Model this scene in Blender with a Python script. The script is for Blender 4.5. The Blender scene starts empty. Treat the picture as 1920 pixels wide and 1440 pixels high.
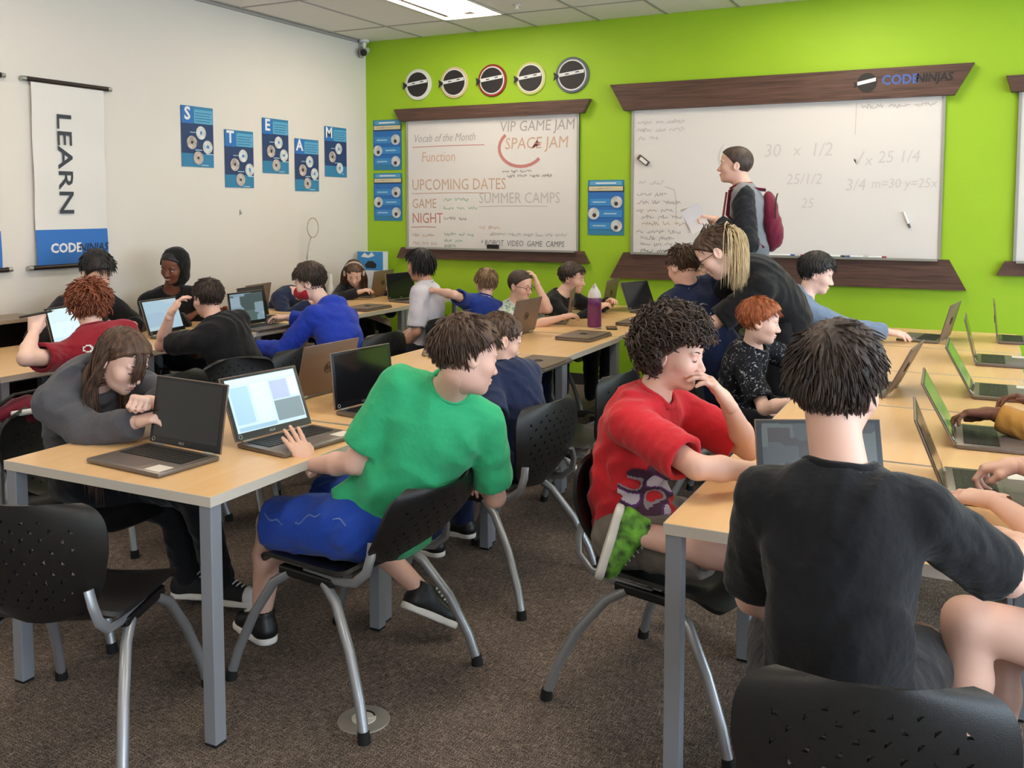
import bpy, bmesh, math, random
import numpy as np
from mathutils import Vector, Matrix, Euler
PI = math.pi
scene = bpy.context.scene
C = scene.collection
random.seed(7)

# ---------------------------------------------------------------- camera
cam_d = bpy.data.cameras.new('camera'); cam = bpy.data.objects.new('camera', cam_d); C.objects.link(cam)
cam_d.sensor_fit = 'HORIZONTAL'; cam_d.sensor_width = 36.0; cam_d.lens = 1755.0/1920.0*36.0
cam_d.shift_y = (511.0-720.0)/1920.0
cam_d.clip_start = 0.05; cam_d.clip_end = 200
cam.location = (0, 0, 1.60)
cam.rotation_euler = (math.radians(90-4.06), 0, math.radians(26.7))
scene.camera = cam

# ---------------------------------------------------------------- world, lights, exposure
world = bpy.data.worlds.new('sky'); scene.world = world; world.use_nodes = True
wn = world.node_tree; bg = wn.nodes['Background']
bg.inputs['Color'].default_value = (0.70, 0.85, 1.0, 1); bg.inputs['Strength'].default_value = 10.5
ROOM = dict(x0=-5.50, x1=4.6, y0=-3.4, y1=7.72, h=3.208)
WIN_Y = [(-2.8, -0.35), (0.0, 2.45), (2.8, 5.25), (5.6, 7.3)]   # four tall windows in the right-hand wall
WIN_Z = (0.45, 2.75)
for a, b in WIN_Y:
    L = bpy.data.lights.new('window_portal', 'AREA'); L.shape = 'RECTANGLE'; L.size = b-a; L.size_y = WIN_Z[1]-WIN_Z[0]
    L.cycles.is_portal = True
    o = bpy.data.objects.new('window_portal', L); C.objects.link(o)
    o.location = (ROOM['x1']+0.02, (a+b)/2, sum(WIN_Z)/2); o.rotation_euler = (0, PI/2, PI)
    o.rotation_euler = Vector((-1, 0, 0)).to_track_quat('-Z', 'Z').to_euler()
LAMP = 21.0
vs = scene.view_settings; vs.view_transform = 'Standard'; vs.look = 'None'; vs.gamma = 1.0; vs.use_curve_mapping = False
vs.exposure = 0.1
scene.cycles.use_adaptive_sampling = True; scene.cycles.adaptive_threshold = 0.035; scene.cycles.max_bounces = 6; scene.cycles.diffuse_bounces = 3; scene.cycles.glossy_bounces = 3; scene.cycles.transmission_bounces = 3; scene.cycles.transparent_max_bounces = 6; scene.cycles.caustics_reflective = False; scene.cycles.caustics_refractive = False

# ---------------------------------------------------------------- materials
MATS = {}
def nt(name):
    m = bpy.data.materials.new(name); m.use_nodes = True
    MATS[name] = m
    return m, m.node_tree.nodes, m.node_tree.links, m.node_tree.nodes['Principled BSDF']
def rgb(c): return (c[0], c[1], c[2], 1)
def srgb(r, g, b):
    f = lambda v: (v/255/12.92) if v/255 <= 0.04045 else ((v/255+0.055)/1.055)**2.4
    return (f(r), f(g), f(b))
def mat(name, col, rough=0.55, metal=0.0, var=0.0, scale=20.0, bump=0.0, bscale=200.0, spec=0.5, stretch=None, sheen=0.0, coat=0.0, coord='Object', col2=None, bdist=0.004):
    if name in MATS: return MATS[name]
    m, N, Lk, P = nt(name)
    P.inputs['Base Color'].default_value = rgb(col); P.inputs['Roughness'].default_value = rough
    P.inputs['Metallic'].default_value = metal; P.inputs['Specular IOR Level'].default_value = spec
    if sheen: P.inputs['Sheen Weight'].default_value = sheen
    if coat: P.inputs['Coat Weight'].default_value = coat
    tc = N.new('ShaderNodeTexCoord'); src = tc.outputs[coord]
    if stretch:
        mp = N.new('ShaderNodeMapping'); mp.inputs['Scale'].default_value = stretch; Lk.new(src, mp.inputs['Vector']); src = mp.outputs['Vector']
    if var or col2:
        nz = N.new('ShaderNodeTexNoise'); nz.inputs['Scale'].default_value = scale; nz.inputs['Detail'].default_value = 5
        Lk.new(src, nz.inputs['Vector'])
        rp = N.new('ShaderNodeValToRGB'); rp.color_ramp.elements[0].position = 0.3; rp.color_ramp.elements[1].position = 0.7
        rp.color_ramp.elements[0].color = rgb([c*(1-var) for c in col]); rp.color_ramp.elements[1].color = rgb(col2 if col2 else [min(1, c*(1+var)) for c in col])
        Lk.new(nz.outputs['Fac'], rp.inputs['Fac']); Lk.new(rp.outputs['Color'], P.inputs['Base Color'])
    if bump:
        nb = N.new('ShaderNodeTexNoise'); nb.inputs['Scale'].default_value = bscale; nb.inputs['Detail'].default_value = 3
        Lk.new(src, nb.inputs['Vector'])
        bp = N.new('ShaderNodeBump'); bp.inputs['Strength'].default_value = bump; bp.inputs['Distance'].default_value = bdist
        Lk.new(nb.outputs['Fac'], bp.inputs['Height']); Lk.new(bp.outputs['Normal'], P.inputs['Normal'])
    return m
def emit(name, col, strength):
    if name in MATS: return MATS[name]
    m, N, Lk, P = nt(name)
    P.inputs['Base Color'].default_value = rgb(col); P.inputs['Emission Color'].default_value = rgb(col); P.inputs['Emission Strength'].default_value = strength
    return m

# ---------------------------------------------------------------- mesh helpers
class MB:
    """collects boxes, tubes, prisms and grids; build() links them as ONE mesh object"""
    def __init__(s): s.v = []; s.f = []; s.mi = []; s.m = 0
    def add(s, vs_, fs_):
        b = len(s.v); s.v += [tuple(p) for p in vs_]; s.f += [tuple(i+b for i in f) for f in fs_]; s.mi += [s.m]*len(fs_); return s
    def box(s, lo, hi, bevel=0.0, M=None):
        x0, y0, z0 = lo; x1, y1, z1 = hi
        if bevel <= 0:
            V = [(x0,y0,z0),(x1,y0,z0),(x1,y1,z0),(x0,y1,z0),(x0,y0,z1),(x1,y0,z1),(x1,y1,z1),(x0,y1,z1)]
            F = [(3,2,1,0),(4,5,6,7),(0,1,5,4),(1,2,6,5),(2,3,7,6),(3,0,4,7)]
        else:
            b = min(bevel, (x1-x0)*.49, (y1-y0)*.49, (z1-z0)*.49)
            bm = bmesh.new(); bmesh.ops.create_cube(bm, size=1)
            for v in bm.verts: v.co = Vector(((x0+x1)/2+v.co.x*(x1-x0), (y0+y1)/2+v.co.y*(y1-y0), (z0+z1)/2+v.co.z*(z1-z0)))
            bmesh.ops.bevel(bm, geom=list(bm.edges), offset=b, segments=2, affect='EDGES', profile=0.5)
            bm.verts.index_update(); V = [tuple(v.co) for v in bm.verts]; F = [tuple(v.index for v in f.verts) for f in bm.faces]; bm.free()
        if M is not None: V = [tuple(M @ Vector(p)) for p in V]
        return s.add(V, F)
    def tube(s, pts, rad, n=8, cap=True, flat=1.0, up=(0,0,1)):
        P = [Vector(p) for p in pts]; R = rad if hasattr(rad, '__len__') else [rad]*len(P)
        V = []; F = []; prev = None
        for i, p in enumerate(P):
            d = (P[min(i+1, len(P)-1)]-P[max(i-1, 0)]).normalized()
            if prev is None:
                a = d.cross(Vector(up))
                if a.length < 1e-3: a = d.cross(Vector((0,1,0)))
                a.normalize()
            else:
                a = prev-d*prev.dot(d); a.normalize()
            b = d.cross(a); prev = a
            for k in range(n):
                t = 2*PI*k/n; V.append(tuple(p+a*math.cos(t)*R[i]+b*math.sin(t)*R[i]*flat))
        for i in range(len(P)-1):
            for k in range(n):
                k2 = (k+1) % n; F.append((i*n+k, i*n+k2, (i+1)*n+k2, (i+1)*n+k))
        if cap:
            F.append(tuple(range(n-1, -1, -1))); F.append(tuple((len(P)-1)*n+k for k in range(n)))
        return s.add(V, F)
    def lathe(s, prof, n=24, at=(0,0,0), axis='z'):
        V = []; F = []
        for r, z in prof:
            for k in range(n):
                t = 2*PI*k/n; p = (r*math.cos(t), r*math.sin(t), z)
                if axis == 'y': p = (p[0], -p[2], p[1])
                if axis == 'x': p = (p[2], p[0], p[1])
                V.append((at[0]+p[0], at[1]+p[1], at[2]+p[2]))
        for i in range(len(prof)-1):
            for k in range(n):
                k2 = (k+1) % n; F.append((i*n+k, i*n+k2, (i+1)*n+k2, (i+1)*n+k))
        F.append(tuple(range(n-1, -1, -1))); F.append(tuple((len(prof)-1)*n+k for k in range(n)))
        return s.add(V, F)
    def prism(s, poly, d0, d1, plane='xz'):
        """polygon in a plane extruded along the third axis"""
        n = len(poly)
        def P(a, b, d): return (a, d, b) if plane == 'xz' else ((d, a, b) if plane == 'yz' else (a, b, d))
        V = [P(a, b, d0) for a, b in poly]+[P(a, b, d1) for a, b in poly]
        F = [tuple(range(n)), tuple(range(2*n-1, n-1, -1))]+[(i, i+n, (i+1) % n+n, (i+1) % n) for i in range(n)]
        return s.add(V, F)
    def ribbon(s, pts, w, place):
        """flat stroke; pts in 2D, place maps (a,b)->3D"""
        V = []; F = []
        for i, p in enumerate(pts):
            q = pts[min(i+1, len(pts)-1)]; r = pts[max(i-1, 0)]
            dx, dy = q[0]-r[0], q[1]-r[1]; l = math.hypot(dx, dy) or 1
            nx, ny = -dy/l*w/2, dx/l*w/2
            V += [place(p[0]+nx, p[1]+ny), place(p[0]-nx, p[1]-ny)]
        for i in range(len(pts)-1): F.append((2*i, 2*i+1, 2*i+3, 2*i+2))
        return s.add(V, F)
    def build(s, name, m, parent=None, smooth=False, fix=True):
        me = bpy.data.meshes.new(name); me.from_pydata(s.v, [], s.f)
        ms = m if isinstance(m, (list, tuple)) else [m]
        for k in ms: me.materials.append(k)
        if len(ms) > 1: me.polygons.foreach_set('material_index', s.mi)
        if fix:
            bm = bmesh.new(); bm.from_mesh(me); bmesh.ops.recalc_face_normals(bm, faces=bm.faces); bm.to_mesh(me); bm.free()
        if smooth: me.polygons.foreach_set('use_smooth', [True]*len(me.polygons))
        if smooth == 'auto': me.set_sharp_from_angle(angle=math.radians(38))
        o = bpy.data.objects.new(name, me); C.objects.link(o)
        if parent is not None: o.parent = parent
        return o
def tag(o, label=None, cat=None, group=None, kind=None):
    if label: o['label'] = label
    if cat: o['category'] = cat
    if group: o['group'] = group
    if kind: o['kind'] = kind
    return o
def empty(name, loc=(0,0,0), rz=0.0, label=None, cat=None, group=None):
    o = bpy.data.objects.new(name, None); C.objects.link(o); o.location = loc; o.rotation_euler = (0, 0, rz); o.empty_display_size = 0.1
    return tag(o, label, cat, group)
def copy_tree(o, parent=None):
    c = o.copy(); C.objects.link(c); c.parent = parent
    for k in ('label', 'category', 'group'):
        if parent is None and k in c: del c[k]
    for ch in list(o.children): copy_tree(ch, c)
    return c
_txt = {}
def text(name, s, size, loc, rot, m, parent=None, align='LEFT', depth=0.0, shear=0.0, xs=1.0, bold=0.0):
    cu = bpy.data.curves.new(name, 'FONT'); cu.body = s; cu.size = size; cu.align_x = align; cu.align_y = 'CENTER'
    cu.extrude = depth; cu.shear = shear; cu.offset = bold; cu.resolution_u = 2
    t = bpy.data.objects.new(name, cu); C.objects.link(t)
    dg = bpy.context.evaluated_depsgraph_get(); me = bpy.data.meshes.new_from_object(t.evaluated_get(dg))
    bpy.data.objects.remove(t); bpy.data.curves.remove(cu)
    me.name = name; me.materials.clear(); me.materials.append(m)
    o = bpy.data.objects.new(name, me); C.objects.link(o); o.location = loc; o.rotation_euler = rot; o.scale = (xs, 1, 1)
    if parent is not None: o.parent = parent
    return o
def shell(fn, nu, nv, th, keep=None, tri_holes=None):
    """thick curved sheet from fn(u,v); tri_holes is a set of (i,j,which) half-cells left open"""
    P = np.array([[fn(i/nu, j/nv) for j in range(nv+1)] for i in range(nu+1)])
    du = np.gradient(P, axis=0); dv = np.gradient(P, axis=1); nn = np.cross(du, dv); nn /= np.linalg.norm(nn, axis=2, keepdims=True)+1e-9
    A = (P+nn*th/2).reshape(-1, 3); B = (P-nn*th/2).reshape(-1, 3); n = len(A)
    id_ = lambda i, j: i*(nv+1)+j
    T = []
    for i in range(nu):
        for j in range(nv):
            if keep is not None and not keep((i+.5)/nu, (j+.5)/nv): continue
            a, b, c, d = id_(i, j), id_(i+1, j), id_(i+1, j+1), id_(i, j+1)
            h = tri_holes and tri_holes.get((i, j))
            if not h: T.append((a, b, c, d))
            elif h == 1: T.append((a, b, c))
            elif h == 2: T.append((a, b, d))
            elif h == 3: T.append((b, c, d))
    F = list(T)+[tuple(k+n for k in reversed(t)) for t in T]
    E = {}
    for t in T:
        for k in range(len(t)):
            e = (t[k], t[(k+1) % len(t)]); E[e] = 1
    for (a, b) in list(E):
        if (b, a) not in E: F.append((b, a, a+n, b+n))
    return np.vstack([A, B]), F
# ---------------------------------------------------------------- surface materials
def make_carpet():
    m, N, Lk, P = nt('carpet'); P.inputs['Roughness'].default_value = 0.95; P.inputs['Specular IOR Level'].default_value = 0.1
    tc = N.new('ShaderNodeTexCoord')
    mp = N.new('ShaderNodeMapping'); mp.inputs['Rotation'].default_value = (0, 0, math.radians(3)); Lk.new(tc.outputs['Object'], mp.inputs['Vector'])
    def noise(sx, sy, sc, det=3):
        q = N.new('ShaderNodeMapping'); q.inputs['Scale'].default_value = (sx, sy, 1); Lk.new(mp.outputs['Vector'], q.inputs['Vector'])
        z = N.new('ShaderNodeTexNoise'); z.inputs['Scale'].default_value = sc; z.inputs['Detail'].default_value = det; Lk.new(q.outputs['Vector'], z.inputs['Vector']); return z.outputs['Fac']
    a = noise(1, 9, 26); b = noise(9, 1, 26); c = noise(1, 1, 260, 2); d = noise(1, 1, 2.2, 4)
    def math2(op, x, y):
        k = N.new('ShaderNodeMath'); k.operation = op
        for i, q in enumerate((x, y)):
            if isinstance(q, (int, float)): k.inputs[i].default_value = q
            else: Lk.new(q, k.inputs[i])
        return k.outputs[0]
    s = math2('ADD', math2('MAXIMUM', a, b), math2('MULTIPLY', math2('SUBTRACT', c, 0.5), 1.1))
    s = math2('ADD', s, math2('MULTIPLY', math2('SUBTRACT', d, 0.5), 0.25))
    r = N.new('ShaderNodeValToRGB'); Lk.new(s, r.inputs['Fac'])
    e = r.color_ramp.elements; e[0].position = 0.36; e[0].color = rgb(srgb(50, 47, 46)); e[1].position = 0.86; e[1].color = rgb(srgb(190, 171, 155))
    k = e.new(0.6); k.color = rgb(srgb(118, 105, 96))
    Lk.new(r.outputs['Color'], P.inputs['Base Color'])
    bp = N.new('ShaderNodeBump'); bp.inputs['Strength'].default_value = 0.6; bp.inputs['Distance'].default_value = 0.006
    Lk.new(s, bp.inputs['Height']); Lk.new(bp.outputs['Normal'], P.inputs['Normal'])
    return m
def make_grain(name, c1, c2, scale, stretch, rough, coat=0.0):
    m, N, Lk, P = nt(name); P.inputs['Roughness'].default_value = rough; P.inputs['Coat Weight'].default_value = coat
    tc = N.new('ShaderNodeTexCoord'); mp = N.new('ShaderNodeMapping'); mp.inputs['Scale'].default_value = stretch
    Lk.new(tc.outputs['Object'], mp.inputs['Vector'])
    z = N.new('ShaderNodeTexNoise'); z.inputs['Scale'].default_value = scale; z.inputs['Detail'].default_value = 6; z.inputs['Distortion'].default_value = 0.6
    Lk.new(mp.outputs['Vector'], z.inputs['Vector'])
    r = N.new('ShaderNodeValToRGB'); r.color_ramp.elements[0].position = 0.3; r.color_ramp.elements[1].position = 0.7
    r.color_ramp.elements[0].color = rgb(c1); r.color_ramp.elements[1].color = rgb(c2); Lk.new(z.outputs['Fac'], r.inputs['Fac']); Lk.new(r.outputs['Color'], P.inputs['Base Color'])
    return m
M_carpet = make_carpet()
M_green = mat('green_wall_paint', srgb(160, 201, 34), 0.6, var=0.02, scale=3, bump=0.05, bscale=400)
M_white = mat('white_wall_paint', srgb(224, 217, 208), 0.7, var=0.01, scale=2, bump=0.05, bscale=400)
M_tile = mat('ceiling_tile_white', srgb(236, 232, 228), 0.9, var=0.03, scale=60, bump=0.25, bscale=350)
M_tbar = mat('ceiling_bar', srgb(165, 160, 155), 0.6)
M_maple = make_grain('maple_laminate', srgb(232, 186, 128), srgb(238, 198, 146), 14, (1, 0.12, 1), 0.38, 0.15)
M_edge = mat('table_edge_band', srgb(206, 198, 186), 0.5)
M_leg = mat('silver_leg_paint', srgb(150, 154, 162), 0.42, metal=0.25)
M_walnut = make_grain('walnut_laminate', srgb(66, 44, 36), srgb(104, 74, 62), 9, (0.35, 1, 9), 0.5)
M_board = mat('whiteboard_gloss', srgb(226, 222, 218), 0.22, spec=0.5)
M_alu = mat('aluminium_frame', srgb(176, 178, 172), 0.35, metal=0.7)
M_black = mat('black_plastic', srgb(16, 16, 17), 0.42)
M_rubber = mat('black_rubber', srgb(12, 12, 12), 0.8)
M_glass = None
def glass_mat():
    m, N, Lk, P = nt('window_glass')
    tr = N.new('ShaderNodeBsdfTransparent'); gl = N.new('ShaderNodeBsdfGlossy'); gl.inputs['Roughness'].default_value = 0.02
    mx = N.new('ShaderNodeMixShader'); mx.inputs[0].default_value = 0.06
    Lk.new(tr.outputs[0], mx.inputs[1]); Lk.new(gl.outputs[0], mx.inputs[2]); Lk.new(mx.outputs[0], N['Material Output'].inputs['Surface'])
    return m
M_glass = glass_mat()
x0, x1, y0, y1, H = ROOM['x0'], ROOM['x1'], ROOM['y0'], ROOM['y1'], ROOM['h']
def struct(o): o['kind'] = 'structure'; return o

# ---------------------------------------------------------------- shell of the room
struct(MB().box((x0-.15, y0-.15, -.12), (x1+.15, y1+.15, 0)).build('floor', M_carpet))
struct(MB().box((x0, y1, 0), (x1+.15, y1+.15, H+.1)).build('wall_far', M_green))
struct(MB().box((x0-.15, y0-.15, 0), (x0, y1+.15, H+.1)).build('wall_left', M_white))
struct(MB().box((x0, y0-.15, 0), (x1, y0, H+.1)).build('wall_near', M_white))
wr = MB(); ys = [y0-.15]+[q for ab in WIN_Y for q in ab]+[y1]
wr.box((x1, ys[0], 0), (x1+.15, ys[-1], WIN_Z[0])); wr.box((x1, ys[0], WIN_Z[1]), (x1+.15, ys[-1], H+.1))
for k in range(0, len(ys), 2): wr.box((x1, ys[k], WIN_Z[0]), (x1+.15, ys[k+1], WIN_Z[1]))
struct(wr.build('wall_right', M_white))
for k, (a, b) in enumerate(WIN_Y):
    w = struct(empty('window_%d' % (k+1), (x1+.07, (a+b)/2, WIN_Z[0])))
    fr = MB(); hw = (b-a)/2; hz = WIN_Z[1]-WIN_Z[0]
    for s in (-1, 1): fr.box((-.03, s*hw-(.05 if s > 0 else 0), 0), (.03, s*hw+(.05 if s < 0 else 0), hz))
    fr.box((-.03, -hw, 0), (.03, hw, .05)); fr.box((-.03, -hw, hz-.05), (.03, hw, hz)); fr.box((-.03, -.025, 0), (.03, .025, hz))
    fr.build('window_frame', M_alu, w)
    for s in (-1, 1):
        MB().box((-.004, min(0, s*hw), .04), (.004, max(0, s*hw), hz-.04)).build('pane', M_glass, w)
for nm, lo, hi in (('baseboard_far', (x0, y1-.012, 0), (x1, y1, .1)), ('baseboard_left', (x0, y0, 0), (x0+.012, y1-.012, .1))):
    struct(MB().box(lo, hi).build(nm, mat('baseboard_charcoal', srgb(46, 44, 43), 0.6)))

# ceiling: lay-in tiles on a grid of bars, recessed lamps in some of the cells
TX, TY = 0.605, 1.195; GX0, GY0 = -4.843-TX*2, 7.12+TY
ceil = struct(MB().box((x0, y0, H+.07), (x1, y1, H+.12)).build('ceiling', M_tile))
tile_me = None
lamp_cells = {(i, j) for i in (3, 8, 13) for j in (1, 4, 7)}
def cell(i, j):
    a, b = GX0+TX*i, GX0+TX*(i+1); c, d = GY0-TY*j-TY, GY0-TY*j
    return max(a, x0), min(b, x1), max(c, y0), min(d, y1)
tile_meshes = {}
for i in range(20):
    for j in range(11):
        a, b, c, d = cell(i, j)
        if b-a < .03 or d-c < .03 or (i, j) in lamp_cells: continue
        key = (round(b-a, 3), round(d-c, 3))
        if key not in tile_meshes:
            t = MB().box((-(b-a)/2+.01, -(d-c)/2+.01, 0), ((b-a)/2-.01, (d-c)/2-.01, .02)).build('ceiling_tile', M_tile, ceil); tile_meshes[key] = t.data
        else:
            t = bpy.data.objects.new('ceiling_tile', tile_meshes[key]); C.objects.link(t); t.parent = ceil
        t.location = ((a+b)/2, (c+d)/2, H+.002)
for i in range(20):
    xx = GX0+TX*i
    if x0 < xx < x1: MB().box((xx-.012, y0, H-.003), (xx+.012, y1, H+.03)).build('grid_bar', M_tbar, ceil)
for j in range(11):
    yy = GY0-TY*j
    if y0 < yy < y1: MB().box((x0, yy-.012, H-.002), (x1, yy+.012, H+.03)).build('grid_bar', M_tbar, ceil)
MB().box((x0, y0, H-.022), (x0+.02, y1, H)).build('wall_angle', M_tbar, ceil)
M_diff = emit('lamp_diffuser', (1.0, 0.88, 0.72), LAMP)
M_trof = mat('lamp_housing_white', srgb(225, 222, 215), 0.5)
def ceiling_lamp(i, j, label):
    a, b, c, d = cell(i, j)
    t = empty('ceiling_light', ((a+b)/2, (c+d)/2, H), label=label, cat='ceiling light', group='recessed ceiling lights')
    hx, hy = (b-a)/2, (d-c)/2
    fr = MB()
    for s in (-1, 1):
        fr.box((min(s*hx, s*(hx-.03)), -hy, -.006), (max(s*hx, s*(hx-.03)), hy, .02)); fr.box((-hx, min(s*hy, s*(hy-.03)), -.006), (hx, max(s*hy, s*(hy-.03)), .02))
    fr.build('frame', M_trof, t)
    MB().box((-hx+.02, -hy+.02, .045), (hx-.02, hy-.02, .06)).build('housing', M_trof, t)
    for s in (-1, 1):
        MB().prism([(s*.13-.075, .02), (s*.13-.05, .004), (s*.13+.05, .004), (s*.13+.075, .02)], -hy+.04, hy-.04).build('diffuser', M_diff, t, smooth=False)
for (i, j) in sorted(lamp_cells):
    ceiling_lamp(i, j, 'recessed twin-tube ceiling light above the whiteboard by the corner' if (i, j) == (3, 1) else 'recessed ceiling light over the %s, %s' % ({3: 'left-hand tables', 8: 'right-hand row', 13: 'window side'}[i], {1: 'next to the green wall', 4: 'at mid-room', 7: 'towards the back of the room'}[j]))
a_ = empty('smoke_detector', (-3.393, 6.833, H), label='small white ceiling sprinkler head beside the lit lamp', cat='sprinkler')
MB().lathe([(.03, 0), (.03, -.006), (.012, -.012), (.012, -.03), (.022, -.034), (.02, -.038)], 16).build('sprinkler_cap', M_trof, a_)
# security camera in the corner
t = empty('security_camera', (-5.43, 7.6, 3.10), label='white security camera with black lens in the ceiling corner', cat='camera')
MB().lathe([(.05, .108), (.05, .085), (.02, .08), (.015, .03), (.03, .02)], 16).build('mount', M_trof, t, smooth='auto')
hd = MB(); hd.tube([(-.04, .10, .03), (.0, 0, 0), (.03, -.05, -.02)], [.03, .036, .036], 14); hd.build('housing', M_trof, t, smooth='auto')
MB().tube([(.025, -.045, -.018), (.04, -.07, -.027)], [.037, .030], 14).build('lens', M_black, t, smooth='auto')
MB().lathe([(.028, 0), (.028, .07), (.02, .08)], 12, at=(-.055, .02, -.055)).build('bracket', M_alu, t)
# ---------------------------------------------------------------- things on the walls (local frame: x right, z up, -y out of the wall)
FX = (PI/2, 0, 0)
def paint(name, r, g, b, rough=0.6): return mat(name, srgb(r, g, b), rough)
P_navy = mat('poster_navy', srgb(38, 62, 104), 0.5, var=0.1, scale=6); P_teal = paint('poster_teal', 52, 128, 168, 0.5); P_sky = paint('poster_light_blue', 92, 168, 206, 0.5)
P_blue = paint('poster_blue', 44, 112, 186, 0.5); P_cream = paint('poster_cream', 214, 204, 160, 0.5); P_mid = paint('poster_mid_blue', 60, 140, 205, 0.5)
P_white = paint('print_white', 232, 232, 232); P_dark = paint('print_dark', 34, 34, 40); P_pale = paint('print_pale_blue', 170, 206, 222)
P_photo = mat('photo_print', srgb(206, 208, 206), 0.5, var=0.25, scale=18); P_photo2 = mat('photo_print_warm', srgb(188, 176, 168), 0.5, var=0.35, scale=24); P_ink = paint('photo_ink', 60, 56, 60)
def disc(name, x, z, r, y, m, parent, n=22, sx=1.0):
    return MB().prism([(x+r*sx*math.cos(2*PI*k/n), z+r*math.sin(2*PI*k/n)) for k in range(n)], y, y+.001).build(name, m, parent)
def rect(name, xa, xb, za, zb, y, m, parent, th=.001): return MB().box((xa, y, za), (xb, y+th, zb)).build(name, m, parent)
def sheet(name, w, h, m, parent, wave=0.006, seed=0, mats=None, bands=None):
    """paper sheet, gently curled, lower bands of colour are strips of the same sheet"""
    rn = random.Random(seed); p1, p2 = rn.uniform(0, 6), rn.uniform(0, 6)
    b = MB(); nx, nz = 8, 18
    yy = lambda u, v: -.004-wave*(0.5+0.5*math.sin(5*v+p1))*(0.3+u*.7)-wave*.3*math.sin(3*u+p2)*v
    for i in range(nx+1):
        for j in range(nz+1): b.v.append(((i/nx)*w, yy(i/nx, j/nz), -(j/nz)*h))
    for i in range(nx):
        for j in range(nz):
            a = i*(nz+1)+j; b.f.append((a, a+1, a+nz+2, a+nz+1)); b.mi.append(0 if not bands else sum((j+.5)/nz > q for q in bands))
    return b.build(name, mats or m, parent, smooth=True, fix=False)
def steam_poster(y, z, w, h, letter, seed, cat='poster'):
    t = empty('poster', (x0+.001, y, z), PI/2, 'blue wall poster headed with a white letter %s, round photos below' % letter, 'poster', 'lettered science posters on the white wall')
    sheet('sheet', w, h, None, t, 0.0, seed, [P_teal, P_navy, P_teal], [0.30, 0.80])
    Y = -.009
    rect('letter_block', .01*w, .36*w, -.29*h, -.012*h, Y+.002, P_blue, t)
    text('letter', letter, .29*h, (.185*w, Y, -.135*h), FX, P_white, t, 'CENTER', bold=.004)
    rect('text_panel', .39*w, .97*w, -.28*h, -.05*h, Y+.002, P_sky, t)
    for k in range(4): rect('text_line', .43*w, (.93-.05*(k % 2))*w, -(.1+.045*k)*h-.004, -(.1+.045*k)*h, Y+.0005, P_navy, t)
    spots = {'M': [(.62, .43), (.33, .60), (.66, .82)], 'T': [(.62, .44), (.33, .60), (.84, .68), (.52, .86)]}.get(letter, [(.60, .43), (.31, .60), (.80, .66), (.50, .85)])
    rn = random.Random(seed+3)
    for k, (a, b) in enumerate(spots):
        p = disc('round_photo', a*w, -b*h, .155*w, Y+.001, P_photo if k % 2 == 0 else P_photo2, t)
        q = MB(); cx_, cz_ = a*w, -b*h; r = .065*w; n = 7
        q.prism([(cx_+r*(.5+.5*rn.random())*math.cos(2*PI*i/n)*.8, cz_+r*(.4+.6*rn.random())*math.sin(2*PI*i/n)) for i in range(n)], Y-.0005, Y+.0005)
        q.build('photo_subject', P_ink if k % 2 else P_mid, p)
        rect('caption', (a-.34)*w if a > .5 and b < .5 else (a+.1)*w if a < .7 else (a-.05)*w, (a-.17)*w if a > .5 and b < .5 else (a+.32)*w if a < .55 else min(.98, a+.18)*w, -(b+.125)*h if b > .5 else -b*h-.003, -(b+.11)*h if b > .5 else -b*h+.003, Y+.0015, P_pale, t)
    return t
for k, (L_, y, z) in enumerate((('S', 5.302, 2.372), ('T', 5.758, 2.22), ('E', 6.205, 2.351), ('A', 6.622, 2.203), ('M', 7.048, 2.343))):
    steam_poster(y, z, .335, .468, L_, 11+k)
def info_poster(x, z, w, h, seed, where):
    t = empty('poster', (x, y1-.001, z), 0, 'blue poster with cream stripe, '+where, 'poster', 'blue training posters on the green wall')
    sheet('sheet', w, h, P_blue, t, 0.0, seed, [P_teal, P_navy, P_blue, P_teal], [0.1, 0.24, 0.9])
    Y = -.008
    rect('header', .06*w, .94*w, -.095*h, -.02*h, Y, P_sky, t); rect('header_text', .22*w, .78*w, -.07*h, -.045*h, Y-.001, P_white, t)
    rect('stripe', .03*w, .97*w, -.195*h, -.115*h, Y, P_cream, t); rect('stripe_text', .12*w, .7*w, -.165*h, -.145*h, Y-.001, P_photo2, t)
    for k, (za, s) in enumerate(((.40, 1), (.61, -1), (.83, 1))):
        rect('photo_bar', .05*w if s > 0 else .3*w, .7*w if s > 0 else .95*w, -(za+.065)*h, -(za-.065)*h, Y, P_mid, t)
        rect('bar_text', .14*w if s > 0 else .45*w, .5*w if s > 0 else .8*w, -(za+.012)*h, -(za-.012)*h, Y-.001, P_pale, t)
        p = disc('round_photo', (.80 if s > 0 else .17)*w, -za*h, .155*w, Y-.0015, P_photo, t); disc('photo_subject', (.79 if s > 0 else .19)*w, -(za+.03)*h, .055*w, Y-.0025, P_ink, p, 9)
info_poster(-5.416, 2.443, .333, .49, 1, 'upper of the pair left of the smaller whiteboard')
info_poster(-5.416, 1.924, .335, .468, 2, 'lower of the pair left of the smaller whiteboard')
info_poster(-3.129, 1.828, .338, .482, 3, 'hung between the two whiteboards')

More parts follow.
